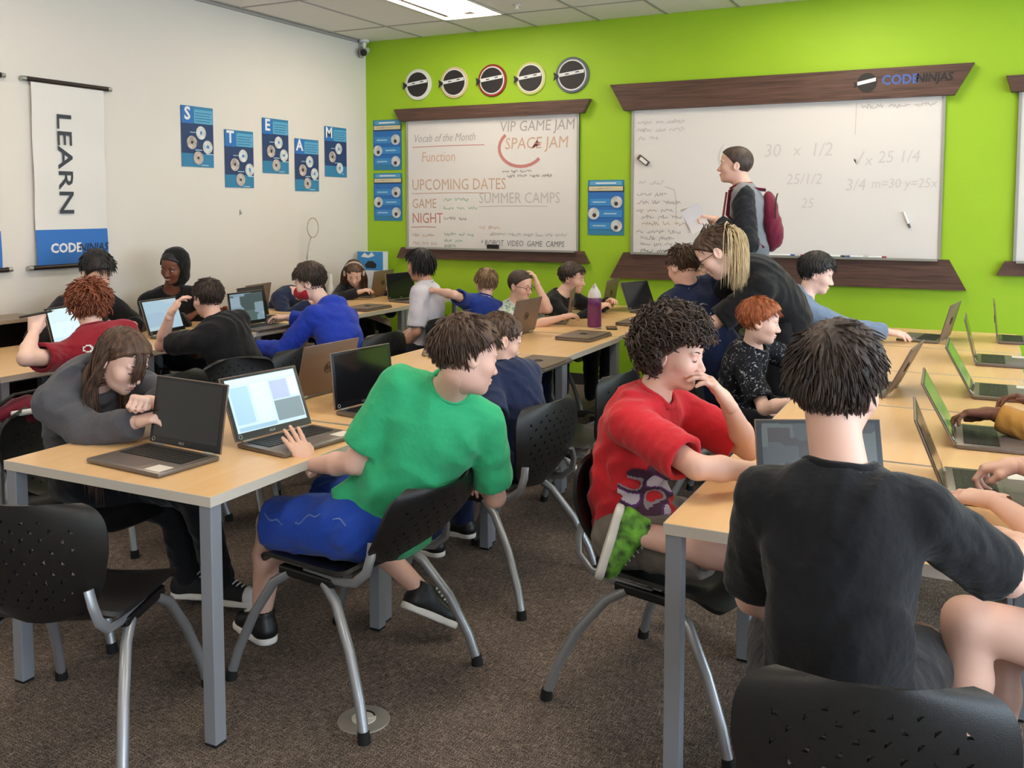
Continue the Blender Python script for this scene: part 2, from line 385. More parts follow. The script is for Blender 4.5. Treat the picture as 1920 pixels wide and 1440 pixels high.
# hanging scroll banners on the white wall
M_ban = mat('banner_cloth', srgb(226, 222, 216), 0.7, bump=0.1, bscale=300); M_banblue = mat('banner_blue', srgb(48, 112, 190), 0.6)
def banner(y, z, w, h, word, label):
    t = empty('scroll_banner', (x0+.001, y, z), PI/2, label, 'banner', 'scroll banners on the white wall')
    b = MB(); nz = 30
    for i in (0, 1):
        for j in range(nz+1): b.v.append((i*w, -.025-.004*math.sin(j*.5), -j/nz*h))
    for j in range(nz): b.f.append((j, j+1, nz+1+j+1, nz+1+j)); b.mi.append(1 if (j+.5)/nz > .815 else 0)
    b.build('cloth', [M_ban, M_banblue], t, smooth=True, fix=False)
    for zz, nm in ((.006, 'top_rod'), (-h-.005, 'bottom_rod')):
        r = MB().tube([(-.035, -.025, zz), (w+.035, -.025, zz)], .016, 14).build(nm, mat('rod_dark_wood', srgb(42, 28, 24), 0.4), t, smooth='auto')
        for s, xe in ((-1, -.035), (1, w+.035)): MB().tube([(xe, -.025, zz), (xe+s*.03, -.025, zz)], [.018, .015], 12).build('rod_cap', M_alu, r, smooth='auto')
    if word is None: return t
    text('word', word, .155, (.30*w+.06, -.032, -.44*h), (PI/2, PI/2, 0), mat('banner_ink', srgb(60, 64, 72), 0.7), t, 'CENTER', xs=1.45, bold=.0015)
    text('brand_code', 'CODE', .085, (.18*w, -.032, -.905*h), FX, P_white, t, bold=.003); text('brand_ninjas', 'NINJAS', .075, (.185*w+.21, -.032, -.905*h), FX, P_dark, t, shear=.2)
    return t
banner(4.028, 2.405, .556, 1.2, 'LEARN', 'white scroll banner reading LEARN with blue foot and dark rods')
banner(3.232, 2.405, .556, 1.2, None, 'scroll banner at the left edge of view, only its blue corner showing')
t = empty('wall_hook', (x0, 5.924, 1.549), PI/2, 'tiny grey hook on the bare white wall under the posters', 'hook')
MB().box((-.006, -.004, -.02), (.006, 0, .02)).tube([(0, -.004, .0), (0, -.02, -.012), (0, -.02, .005)], .003, 6).build('hook_body', M_alu, t)

# five round emblems above the smaller whiteboard
def emblem(x, z, ring, label, r=.148):
    t = empty('wall_emblem', (x, y1-.001, z), 0, label, 'emblem', 'round emblems above the smaller whiteboard')
    MB().lathe([(r, 0), (r, .012), (r-.004, .016)], 40, axis='y').build('ring', mat('emblem_'+ring[0], srgb(*ring[1]), .5), t)
    MB().lathe([(r*.86, .016), (r*.86, .018)], 40, axis='y').build('inner_ring', P_white, t)
    MB().lathe([(r*.78, .018), (r*.78, .022)], 40, axis='y').build('disc', mat('emblem_black', srgb(38, 34, 35), .6), t)
    q = MB().prism([(-.77*r, -.012), (.74*r, .014), (.74*r, .044), (-.77*r, .018)], -.025, -.0222); b = q.build('band', P_white, t)
    MB().prism([(.22*r, .018), (.46*r, .022), (.44*r, .030), (.24*r, .027)], -.027, -.025).prism([(-.40*r, .004), (-.16*r, .008), (-.18*r, .016), (-.38*r, .013)], -.027, -.025).build('eyes', P_dark, b)
    MB().prism([(-.80*r, .006), (-1.12*r, .032), (-1.06*r, -.002), (-1.12*r, -.042), (-.80*r, -.012)], -.026, -.022).build('knot', P_dark, t)
for x, z, ring, lab in ((-4.886, 2.762, ('white', (226, 226, 214)), 'leftmost round emblem with plain white ring and black centre'), (-4.484, 2.758, ('cream', (214, 196, 150)), 'second round emblem from the left with thin cream ring'),
                   (-4.081, 2.754, ('red', (152, 44, 40)), 'round emblem with red ring, middle of the five'), (-3.689, 2.75, ('yellow', (206, 206, 120)), 'fourth round emblem from the left with thin pale yellow ring'), (-3.282, 2.753, ('slate', (88, 96, 108)), 'rightmost round emblem with slate grey ring')):
    emblem(x, z, ring, lab, .158 if ring[0] == 'slate' else .148)

# whiteboards with dark wood cornice and ledge
INK = {k: mat('marker_'+k, srgb(*c), .6) for k, c in dict(grey=(168, 163, 162), dark=(122, 118, 120), red=(198, 130, 124), green=(120, 168, 140), orange=(204, 170, 148), blue=(150, 166, 196), pale=(192, 186, 184), faint=(204, 198, 196)).items()}
def whiteboard(x, w, cor, ledge, cz, label):
    """x = left edge; cor = (top overhang, bottom overhang, height); ledge the same"""
    t = empty('whiteboard', (x, y1, 1.2), 0, label, 'whiteboard', 'whiteboards on the green wall'); h = 1.215
    MB().box((0, -.018, 0), (w, -.002, h)).build('panel', M_board, t)
    for xa in (0, w-.02): MB().box((xa, -.024, 0), (xa+.02, -.001, h)).build('side_frame', M_alu, t)
    MB().prism([(-cor[0], h+cor[2]), (w+cor[0], h+cor[2]), (w+cor[1], h), (-cor[1], h)], -.065, -.001).build('cornice', M_walnut, t)
    MB().prism([(-ledge[1], 0), (w+ledge[1], 0), (w+ledge[0], -ledge[2]), (-ledge[0], -ledge[2])], -.05, -.001).build('ledge', M_walnut, t)
    MB().box((.02, -.075, -.012), (w-.02, -.05, 0)).box((.02, -.078, -.012), (w-.02, -.075, .006)).build('marker_tray', M_alu, t)
    return t
def wr(b, s, size, x, z, ink, shear=.12, xs=1.0): text('writing', s, size, (x, -.0195, z), FX, INK[ink], b, shear=shear, xs=xs)
def scribble(b, x, z, w, ink, size=.035, seed=0):
    """a handwritten line too faint to read: words of looping strokes"""
    rn = random.Random(seed); q = MB(); cx_ = x
    while cx_ < x+w:
        n = rn.randint(3, 7); pts = []
        for k in range(n*4): pts.append((cx_+k*size*.14, z+size*.5*rn.uniform(-.8, .8)*(1 if k % 4 else 1.5)))
        q.ribbon(pts, .005, lambda a, c: (a, -.0195, c)); cx_ = pts[-1][0]+size*.9
    tag(q.build('writing', INK[ink], b, fix=False), kind='stuff')
def uline(b, xa, xb, z, ink): MB().ribbon([(xa, z), ((xa+xb)/2, z+.006), (xb, z+.003)], .007, lambda a, c: (a, -.0195, c)).build('writing', INK[ink], b, fix=False)
b1 = whiteboard(-5.02, 1.81, (.115, .05, .118), (.105, .05, .105), 0, 'smaller whiteboard listing upcoming dates, under the five emblems')
wr(b1, 'Vocab of the Month', .105, .08, 1.045, 'grey', .3, .8); uline(b1, .07, .86, .965, 'red'); wr(b1, 'Function', .135, .17, .865, 'orange', .1, .8)
wr(b1, 'VIP GAME JAM', .135, 1.02, 1.12, 'grey', .1, .88); wr(b1, 'SPACE JAM', .15, 1.07, .965, 'orange', .1, .88)
MB().ribbon([(1.12+.3*math.cos(a)*.75+.12, .93+.17*math.sin(a)) for a in [PI*.75+k*PI*1.05/14 for k in range(15)]], .03, lambda a, c: (a, -.0195, c)).build('writing', INK['red'], b1, fix=False)
MB().ribbon([(1.36, .93), (1.40, .985), (1.43, .955), (1.37, .945)], .022, lambda a, c: (a, -.0195, c)).build('writing', INK['red'], b1, fix=False)
scribble(b1, 1.05, .715, .18, 'dark', .03, 3); scribble(b1, 1.10, .675, .36, 'dark', .035, 4)
wr(b1, 'UPCOMING DATES', .15, .06, .60, 'orange', .0, .8); uline(b1, .06, .92, .52, 'orange'); wr(b1, 'GAME', .13, .06, .42, 'orange', 0, .8); wr(b1, 'NIGHT', .14, .06, .28, 'red', 0, .8); uline(b1, .05, .33, .195, 'red')
wr(b1, 'SUMMER CAMPS', .14, .80, .47, 'pale', 0, .82); uline(b1, .8, 1.5, .395, 'pale')
for k, (x_, z_, w_, c_) in enumerate(((.06, .12, .26, 'orange'), (.06, .04, .3, 'orange'), (.42, .46, .26, 'green'), (.42, .38, .28, 'green'), (.42, .28, .22, 'dark'), (.42, .13, .3, 'green'), (.42, .07, .24, 'green'), (.42, .02, .16, 'green'), (.8, .2, .1, 'orange'), (.92, .14, .7, 'grey'))): scribble(b1, x_, z_, w_, c_, .04, 20+k)
wr(b1, '* ROBOT  VIDEO  GAME  CAMPS', .075, .82, .055, 'dark', .1, .78)
b2 = whiteboard(-2.722, 2.445, (.185, .06, .225), (.18, .058, .225), 0, 'large whiteboard behind the standing man, with logo on its cornice')
for k, (x_, z_, w_, c_) in enumerate(((.05, 1.11, .36, 'pale'), (.05, 1.045, .36, 'pale'), (.06, .98, .12, 'pale'), (.07, .60, .2, 'pale'), (.05, .5, .3, 'grey'), (.05, .43, .26, 'grey'), (.05, .36, .34, 'grey'), (.1, .305, .32, 'grey'), (.1, .25, .3, 'orange'), (.05, .18, .32, 'grey'), (.09, .125, .26, 'grey'), (.09, .07, .26, 'grey'), (.09, .02, .24, 'dark'), (1.86, 1.16, .45, 'grey'))): scribble(b2, x_, z_, w_, c_, .04, 40+k)
MB().ribbon([(.3, .565), (.38, .54), (.4, .45), (.4, .28)], .006, lambda a, c: (a, -.0195, c)).build('writing', INK['pale'], b2, fix=False)
MB().ribbon([(1.82, 1.19), (1.815, .95)], .005, lambda a, c: (a, -.0195, c)).build('writing', INK['pale'], b2, fix=False)
for q_ in (('30', .15, 1.12, .84), ('x', .13, 1.35, .84), ('1/2', .15, 1.48, .84), ('(', .2, .73, .83), ('\u221a', .14, 1.80, .76), ('x', .12, 1.89, .75), ('25 1/4', .13, 1.98, .77), ('25/1/2', .12, 1.30, .61), ('3/4', .13, 1.75, .56), ('m=30 y=25x', .10, 1.94, .57), ('25', .11, 1.42, .42)): wr(b2, *q_, 'faint', .15, .9)
lg = disc('logo_disc', 1.898, 1.338, .072, -.068, mat('emblem_black', (0, 0, 0)), b2, 28)
MB().prism([(1.898-.07, 1.318), (1.898+.062, 1.345), (1.898+.062, 1.372), (1.898-.07, 1.345)], -.071, -.069).build('logo_band', P_white, lg); MB().prism([(1.84, 1.33), (1.795, 1.35), (1.81, 1.325), (1.8, 1.30), (1.84, 1.318)], -.070, -.068).build('logo_knot', P_dark, lg)
text('logo_code', 'CODE', .098, (2.0, -.0665, 1.345), FX, mat('logo_blue', srgb(72, 98, 168), .5), b2, xs=.95, bold=.003); text('logo_ninjas', 'NINJAS', .088, (2.238, -.0665, 1.347), FX, P_dark, b2, shear=.1, bold=.002, xs=.9)
b3 = whiteboard(.20, 1.81, (.085, .05, .118), (.105, .05, .105), 0, 'whiteboard at the right edge of view, only its left end showing')
# erasers, markers
def small(name, label, cat, loc, rz, build):
    t = empty(name, loc, rz, label, cat); build(t); return t
def eraser(t):
    MB().box((-.06, -.03, -.02), (.06, -.006, .02), .005).build('eraser_body', M_black, t); MB().box((-.058, -.006, -.018), (.058, 0, .018)).build('felt', mat('felt_grey', srgb(120, 118, 116), .9), t)
small('board_eraser', 'black eraser on the tray of the smaller whiteboard', 'eraser', (-4.05, y1-.045, 1.225), 0, lambda t: eraser(t))
e2 = small('board_eraser', 'brown and white magnetic eraser stuck near the upper left of the large whiteboard', 'eraser', (-2.61, y1-.02, 1.99), 0, lambda t: (MB().box((-.055, -.03, -.022), (.055, -.002, .022), .004).build('eraser_body', mat('eraser_brown', srgb(92, 72, 60), .6), t), MB().box((-.03, -.032, -.014), (.045, -.03, .014)).build('eraser_label', P_white, t)))
e2.rotation_euler = (0, math.radians(38), 0)
def marker(x, z, rot, label, m, lean=False):
    t = empty('marker', (x, y1-(.03 if lean else .064), z), 0, label, 'marker', 'dry-erase markers on the tray of the large whiteboard')
    MB().tube([(-.06, 0, 0), (.035, 0, 0)], .009, 10).build('barrel', P_white, t, smooth='auto'); MB().tube([(.035, 0, 0), (.068, 0, 0)], [.0095, .008], 10).build('cap', m, t, smooth='auto')
    t.rotation_euler = (0, rot, 0)
marker(-.52, 1.50, math.radians(68), 'grey-capped marker held upright on the large whiteboard near its right edge', mat('cap_grey', srgb(90, 96, 96)), True)
for k, (x_, lab) in enumerate(((-1.52, 'black-capped marker in the tray just right of the standing man'), (-1.40, 'blue-capped marker second along the tray from the standing man'), (-1.22, 'red-capped marker third along the tray of the large whiteboard'), (-1.02, 'black-capped marker fourth along the tray, left of the grey-hooded boy'), (-.88, 'blue-capped marker in the tray above the grey-hooded boy'), (-.72, 'red-capped marker last in the tray, right of the grey-hooded boy'))):
    marker(x_, 1.21, 0 if k % 2 else PI, lab, mat('cap_%d' % (k % 3), srgb(*[(40, 40, 44), (60, 90, 150), (150, 60, 60)][k % 3])))
# ---------------------------------------------------------------- tables
TZ = 0.76; TS = 0.905
def make_table():
    t = empty('square_table')
    h = TS/2
    MB().box((-h+.003, -h+.003, TZ-.03), (h-.003, h-.003, TZ)).build('table_top', M_maple, t)
    e = MB()
    for s in (-1, 1):
        e.box((min(s*h, s*(h-.003)), -h, TZ-.0305), (max(s*h, s*(h-.003)), h, TZ-.0005)); e.box((-h+.003, min(s*h, s*(h-.003)), TZ-.0305), (h-.003, max(s*h, s*(h-.003)), TZ-.0005))
    e.build('edge_band', M_edge, t)
    r = MB()
    for s in (-1, 1):
        r.box((-h+.13, s*(h-.13)-.012, TZ-.06), (h-.13, s*(h-.13)+.012, TZ-.03)); r.box((s*(h-.13)-.012, -h+.13, TZ-.06), (s*(h-.13)+.012, h-.13, TZ-.03))
    r.build('apron_frame', M_leg, t)
    for sx in (-1, 1):
        for sy in (-1, 1):
            cx_, cy_ = sx*(h-.027), sy*(h-.027)
            l = MB().box((cx_-.0225, cy_-.0225, .008), (cx_+.0225, cy_+.0225, TZ-.03), .003).build('leg', M_leg, t)
            MB().box((cx_-.021, cy_-.021, 0), (cx_+.021, cy_+.021, .009)).build('foot_pad', M_rubber, l)
    return t
table0 = make_table(); used_t = [False]
def put_table(cx_, cy_, rz, label, group):
    t = table0 if not used_t[0] else copy_tree(table0); used_t[0] = True
    t.location = (cx_, cy_, 0); t.rotation_euler = (0, 0, rz); return tag(t, label, 'table', group)
ORD = ['first', 'second', 'third', 'fourth', 'fifth', 'sixth']
for k in range(6):
    put_table(-1.975-TS/2-.028*k, 1.972+TS/2+.92*k, math.radians(.6), ('maple-topped square table nearest the camera on the left, holding two open laptops', 'second maple-topped table of the middle row, beside the boy in green', 'third table from the front in the middle row', 'fourth table from the front in the middle row, mostly empty top', 'fifth table of the middle row, holding the purple bottle', 'farthest table of the middle row, against the green wall')[k], 'square tables of the middle row')
for k in range(5):
    put_table(-.735+TS/2+.012*k, 2.356+TS/2+.92*k, 0, ('maple-topped square table on the right, in front of the boy in black', 'second table of the right row, behind the boy in red', 'third table of the right row, beside the red-haired boy', 'fourth table of the right row', 'farthest table of the right row, under the large whiteboard')[k], 'square tables of the right row')
for k in range(6):
    put_table(-4.285-TS/2-.01*k, 2.02+TS/2+.92*k, 0, ('table at the left edge of view along the white wall', 'table under the elbow of the boy in maroon', 'table beside the boy in the black T-shirt by the white wall', 'table in front of the boy in the red mask', 'table with closed laptop behind the blue hoodie', 'corner table where the white and green walls meet')[k], 'square tables along the white wall')

# ---------------------------------------------------------------- chairs: perforated black shell on four splayed silver legs
M_shell = mat('chair_black_plastic', srgb(24, 23, 23), 0.42, var=0.1, scale=30, bump=0.15, bscale=500)
M_tube = mat('chair_silver_tube', srgb(160, 162, 166), 0.35, metal=0.55)
def make_chair():
    t = empty('stacking_chair')
    ease = lambda u: .45*u+.55*(.5-.5*math.cos(PI*u))
    rnd = lambda u, p: max(0.0, 1-abs(2*u-1)**p)**(1/p)
    def seat(u, v):                       # u front-back, v side-side; rounded outline
        u = .012+.976*ease(u); w = 2*v-1; x = -.21+.45*u; y = w*.225*rnd(u, 6)
        z = .445-.018*(1-w*w)*math.sin(min(1, u*1.1)*PI)+.012*abs(w)**3
        if u > .80: z -= (u-.80)**2*1.5
        if u < .12: z += (.12-u)**2*2.0
        return (x, y, z)
    V, F = shell(seat, 24, 18, .014)
    MB().add(V, F).build('seat', M_shell, t, smooth='auto')
    def back(u, v):                       # u bottom-top, v side-side
        u = .02+.965*ease(u); w = 2*v-1; half = (.165+.068*min(1, u*1.6)**.7)*(rnd(u, 5) if u > .5 else rnd(u, 2.6)); y = w*half
        x = -.215-.085*u-.03*math.sin(u*PI)+.055*w*w*(0.5+.5*u)
        return (x, y, .445+.355*u+.012*(1-w*w)*u)
    nu, nv = 30, 36; holes = {}
    rn = random.Random(3)
    for r_, i in enumerate(range(6, 25, 2)):
        for j in range(6+(r_ % 2)*2, 31, 4):
            if abs((j-18)/18)**2.2+abs((i-15)/12)**3 < .62: holes[(i, j)] = rn.choice((1, 2, 3))
    V, F = shell(back, nu, nv, .012, None, holes)
    MB().add(V, F).build('backrest', M_shell, t, smooth='auto')
    for s in (-1, 1):
        MB().tube([(-.262, s*.178, .565), (-.266, s*.190, .525), (-.255, s*.2, .475), (-.205, s*.2, .432), (-.12, s*.195, .418), (.02, s*.19, .416)], .016, 10, flat=.6).build('back_support', M_tube, t, smooth='auto')
        MB().box((-.115, s*.195-.016, .392), (.125, s*.195+.016, .425), .008).build('side_bracket', M_black, t)
        for fx, pts in ((1, [(.085, s*.197, .402), (.15, s*.207, .36), (.225, s*.228, .24), (.285, s*.245, .11), (.315, s*.255, .014)]), (-1, [(-.075, s*.197, .402), (-.14, s*.215, .36), (-.23, s*.25, .24), (-.292, s*.275, .11), (-.322, s*.288, .014)])):
            l = MB().tube(pts, .0165, 12).build('leg', M_tube, t, smooth='auto')
            e = pts[-1]; MB().tube([(e[0]-fx*.004, e[1], .035), (e[0], e[1], .0)], [.0185, .0205], 12).build('foot_cap', M_rubber, l, smooth='auto')
    return t
chair0 = make_chair(); used_c = [False]
def put_chair(x, y, deg, label, group='black stacking chairs'):
    t = chair0 if not used_c[0] else copy_tree(chair0); used_c[0] = True
    t.location = (x, y, 0); t.rotation_euler = (0, 0, math.radians(deg)); return tag(t, label, 'chair', group)
CH = [(-1.887, 2.53, 173, 'black perforated chair under the boy in green'), (-.84, 2.88, -14, 'black perforated chair under the curly-haired boy in red'),
 (-2.39, 1.86, 112, 'empty black perforated chair at the lower left, drawn up to the table end'), (-.20, 1.90, 103, 'black perforated chair in the lower right corner under the boy in black'),
 (-1.83, 3.50, 172, 'black perforated chair under the boy in the navy shirt'), (-1.80, 4.25, 174, 'empty perforated chair pushed in behind the boy in navy'),
 (-1.80, 5.0, 178, 'empty perforated chair pushed in farther along the middle row'), (-1.32, 5.45, 160, 'black chair under the adult in the navy T-shirt'),
 (-3.08, 2.50, 4, 'black perforated chair under the girl in the grey hoodie'), (-3.2, 3.62, -12, 'empty black chair on the left of the middle row, behind the open laptops'),
 (-3.72, 3.25, 178, 'black chair under the boy in the maroon T-shirt'), (-3.70, 4.12, 184, 'black chair under the boy in the black T-shirt'), (-3.62, 4.90, 178, 'black chair under the boy in the blue hoodie'),
 (-3.73, 5.70, 190, 'black chair under the child in the white T-shirt'), (-3.08, 5.62, 90, 'black chair under the boy in the blue T-shirt'), (-1.10, 4.82, 3, 'black chair under the red-haired boy'),
 (-1.08, 6.05, 6, 'black chair under the boy in the grey hoodie'), (-5.11, 4.18, 0, 'chair by the white wall under the boy in the dark jacket'), (-5.11, 4.95, 0, 'chair by the white wall under the boy in the black hood'),
 (.56, 2.45, 178, 'chair at the right edge under the pupil in blue shorts'), (-3.12, 6.12, 0, 'black chair under the boy in the patterned shirt'), (-3.0, 6.78, 0, 'black chair under the dark-haired boy in black by the green wall')]
chairs = [put_chair(*q) for q in CH]
for q in chairs[0].children:     # flexed by the boy leaning on it
    if q.name.startswith('backrest'): q.matrix_local = Matrix.Translation((-.215, 0, .47)) @ Matrix.Rotation(math.radians(-26), 4, 'Y') @ Matrix.Translation((.215, 0, -.47))

# ---------------------------------------------------------------- laptops
M_gun = mat('laptop_gunmetal', srgb(122, 112, 106), 0.36, metal=0.5, var=0.05, scale=40); M_lid = mat('laptop_lid_bronze', srgb(128, 108, 96), 0.4, metal=0.35)
M_key = mat('laptop_keys', srgb(28, 26, 26), 0.5); M_bezel = mat('laptop_bezel', srgb(14, 14, 15), 0.25); M_off = mat('screen_off', srgb(20, 20, 22), 0.12, spec=0.6)
M_logo = mat('laptop_logo', srgb(70, 60, 54), 0.3, metal=0.6); M_logol = mat('logo_silver', srgb(190, 186, 182), 0.3, metal=0.6)
def screen_mat(name, cols, strength, scale=3.0):
    m, N, Lk, P = nt(name); P.inputs['Roughness'].default_value = 0.2
    tc = N.new('ShaderNodeTexCoord'); vo = N.new('ShaderNodeTexVoronoi'); vo.distance = 'CHEBYCHEV'; vo.inputs['Scale'].default_value = scale; vo.inputs['Randomness'].default_value = .8
    mp = N.new('ShaderNodeMapping'); mp.inputs['Scale'].default_value = (1, .75, 1); Lk.new(tc.outputs['Generated'], mp.inputs['Vector']); Lk.new(mp.outputs['Vector'], vo.inputs['Vector'])
    r = N.new('ShaderNodeValToRGB'); r.color_ramp.interpolation = 'CONSTANT'
    e = r.color_ramp.elements; e[0].color = rgb(cols[0]); e[1].position = 1/len(cols); e[1].color = rgb(cols[1])
    for k in range(2, len(cols)): q = e.new(k/len(cols)); q.color = rgb(cols[k])
    sp = N.new('ShaderNodeSeparateColor'); Lk.new(vo.outputs['Color'], sp.inputs[0]); Lk.new(sp.outputs[0], r.inputs['Fac'])
    P.inputs['Base Color'].default_value = (.02, .02, .02, 1); Lk.new(r.outputs['Color'], P.inputs['Emission Color']); P.inputs['Emission Strength'].default_value = strength
    return m
SCR = dict(off=M_off, ui=screen_mat('screen_blue_ui', [srgb(176, 206, 226), srgb(184, 212, 228), srgb(170, 198, 222), srgb(190, 214, 226)], .8, 2.0),
           white=screen_mat('screen_white_page', [srgb(214, 238, 244), srgb(222, 244, 248), srgb(206, 232, 242)], 1.0, 2.0), game=screen_mat('screen_teal_game', [srgb(92, 118, 116), srgb(150, 180, 196), srgb(70, 92, 92), srgb(170, 196, 212)], .6, 3.0),
           dim=screen_mat('screen_dim_editor', [srgb(88, 94, 98), srgb(60, 62, 66), srgb(110, 118, 116), srgb(74, 66, 66)], .45, 4.0), green_reflection=screen_mat('screen_green_reflection', [srgb(112, 176, 60), srgb(120, 190, 80), srgb(150, 170, 150), srgb(100, 160, 60)], .5, 2.2))  # last entry: reflection of the green wall painted as glowing screen colour
LW, LD = .355, .248
def make_laptop():
    """origin at the hinge line; the base lies towards +y, the lid stands along local +z of 'lid'"""
    t = empty('laptop')
    MB().box((-LW/2, .004, .001), (LW/2, LD, .017), .005).build('base', M_gun, t, smooth='auto')
    kb = MB().box((-.152, .028, .0168), (.152, .142, .0176))
    for r in range(6):
        for c in range(15): kb.box((-.149+c*.0200, .030+r*.0187, .0176), (-.149+c*.0200+.0172, .030+r*.0187+.0158, .0192))
    tag(kb.build('keyboard', M_key, t), kind='stuff')
    MB().box((-.055, .158, .0168), (.055, .232, .0174)).build('touchpad', mat('touchpad_grey', srgb(104, 94, 90), .35), t)
    MB().box((-.165, .178, .0169), (-.095, .236, .0175)).build('sticker', mat('white_sticker', srgb(226, 218, 206), .6), t)
    for s in (-1, 1): MB().tube([(s*.105, .002, .013), (s*.150, .002, .013)], .0075, 10).build('hinge', M_alu, t, smooth='auto')
    l = MB().box((-LW/2, -.004, .006), (LW/2, .003, .238), .003).build('lid', M_lid, t, smooth='auto')
    MB().box((-LW/2+.003, .0028, .009), (LW/2-.003, .0040, .235)).build('bezel', M_bezel, l)
    MB().box((-.160, .0038, .032), (.160, .0048, .226)).build('screen', M_off, l)
    lg = MB().lathe([(.024, .0045), (.024, .0052)], 20, at=(0, 0, .125), axis='y'); 
    lo = MB(); lo.tube([(.024*math.cos(2*PI*k/20), -.0046, .122+.024*math.sin(2*PI*k/20)) for k in range(21)], .0028, 6, cap=False)
    lo.box((-.012, -.0055, .112), (-.006, -.004, .134)).box((.004, -.0055, .112), (.010, -.004, .134)).box((-.006, -.0055, .120), (.004, -.004, .125)).build('logo', M_logo, l)
    text('maker_name', 'ASUS', .012, (.012, .0052, .019), (PI/2, 0, PI), M_logol, l, 'CENTER')
    rg = MB(); rg.tube([(.155+.007*math.cos(2*PI*k/12), .0046, .020+.007*math.sin(2*PI*k/12)) for k in range(13)], .0012, 5, cap=False); rg.build('badge', M_logol, l)
    return t
lap0 = make_laptop(); used_l = [False]; SCRM = {}
def put_laptop(x, y, deg, ang, scr, label, group='laptops', z=TZ):
    """hinge centre x,y; deg = world direction from the hinge to the user; ang = opening angle"""
    t = lap0 if not used_l[0] else copy_tree(lap0); used_l[0] = True
    t.location = (x, y, z); t.rotation_euler = (0, 0, math.radians(deg-90)); tag(t, label, 'laptop', group)
    l = [c for c in t.children if c.name.startswith('lid')][0]
    l.location = (0, 0, .012); l.rotation_euler = (math.radians(ang-90), 0, 0)
    if ang < 5: l.location = (0, 0, .021); 
    s = [c for c in l.children if c.name.startswith('screen')][0]
    if scr != 'off':
        if scr not in SCRM: s.data = s.data.copy(); s.data.materials[0] = SCR[scr]; SCRM[scr] = s.data
        else: s.data = SCRM[scr]
    return t
lap_specs = [
 (-2.408, 2.302, 266, 100, 'off', 'open laptop with dark screen in front of the girl in the grey hoodie'),
 (-2.275, 2.61, -8, 112, 'ui', 'open laptop with bright blue-white screen beside the hand of the boy in green'),
 (-2.60, 3.30, 176, 104, 'dim', 'open laptop seen from behind, bronze lid with logo, on the second table'),
 (-2.285, 3.18, -8, 96, 'off', 'open laptop with black screen just left of the boy in green'),
 (-2.665, 5.44, 178, 104, 'dim', 'bronze-lidded laptop in front of the boy in the patterned shirt'),
 (-2.675, 6.24, 198, 98, 'dim', 'narrow-looking laptop lid behind the purple bottle, before the boy in black'),
 (-2.72, 7.16, 185, 100, 'off', 'open laptop standing at the far end of the middle row'),
 (-2.42, 7.14, -18, 112, 'off', 'open laptop turned to the right at the far end of the middle row'),
 (-2.385, 5.52, -2, 0, 'off', 'closed grey laptop lying flat in front of the purple bottle'),
 (-2.30, 6.36, 0, 0, 'off', 'closed laptop lying beyond the purple bottle'),
 (-2.20, 4.44, 0, 0, 'off', 'closed laptop at the elbow of the boy in navy'),
 (-.195, 6.40, 172, 105, 'dim', 'laptop used by the boy in the grey hoodie, lid seen from behind'),
 (-.345, 4.52, 175, 116, 'dim', 'laptop of the red-haired boy, lid leaning far back'),
 (-.07, 3.72, 2, 118, 'green_reflection', 'open laptop with green page reflected, under the brown hand in the mustard sleeve'),
 (-.02, 4.68, 0, 118, 'green_reflection', 'open laptop on the right row, second beyond the mustard sleeve'),
 (-.015, 5.64, 0, 104, 'off', 'open laptop on the right row between the red-haired boy and the wall'),
 (.10, 6.58, 0, 96, 'off', 'farthest open laptop on the right row, seen edge on'),
 (-.08, 3.05, 4, 112, 'off', 'open laptop beside the black T-shirt, under the hands at the right edge'),
 (-.372, 2.655, 297, 106, 'dim', 'open laptop in front of the boy in black, behind his neck'),
 (-4.85, 3.80, 12, 104, 'white', 'laptop with glaring white screen before the boy in maroon'),
 (-4.72, 4.40, 8, 108, 'ui', 'open laptop with pale screen before the boy in the black T-shirt'),
 (-4.54, 4.96, 0, 98, 'game', 'open laptop with teal game on its screen before the boy in the mask'),
 (-4.99, 7.20, 184, 100, 'off', 'bronze laptop lid in front of the girl in the far corner'),
 (-4.62, 7.0, -10, 98, 'off', 'open laptop with black screen beside the child in white'),
 (-4.60, 6.27, 0, 0, 'off', 'closed laptop lying behind the blue hoodie'),
 (-4.98, 5.50, 190, 100, 'off', 'bronze laptop lid behind the head of the boy in the mask'),
 (-4.80, 5.32, 10, 102, 'off', 'laptop standing behind the teal-screened laptop by the white wall')]
laps = [put_laptop(*s_) for s_ in lap_specs]
# the windows open on the bright screen beside the boy in green
l_ = [c for c in laps[1].children if c.name.startswith('lid')][0]; s_ = [c for c in l_.children if c.name.startswith('screen')][0]; s_.data = s_.data.copy(); s_.data.materials[0] = emit('ui_page', srgb(186, 212, 226), .5)
for k_, (xa, xb, za, zb, c_) in enumerate(((-.155, .155, .205, .222, (196, 206, 212)), (.07, .15, .06, .195, (160, 196, 222)), (-.02, .06, .05, .20, (200, 220, 224)), (-.11, -.03, .125, .195, (168, 182, 216)), (-.155, -.115, .13, .20, (206, 216, 212)), (-.155, -.03, .045, .12, (122, 140, 150)), (-.10, -.03, .05, .105, (96, 112, 126)), (-.02, .15, .036, .05, (150, 186, 210)))):
    MB().box((xa, .0046+.0003*(k_ % 3), za), (xb, .0052+.0003*(k_ % 3), zb)).build('screen_window', emit('ui_panel_%d' % k_, srgb(*c_), .48), s_)
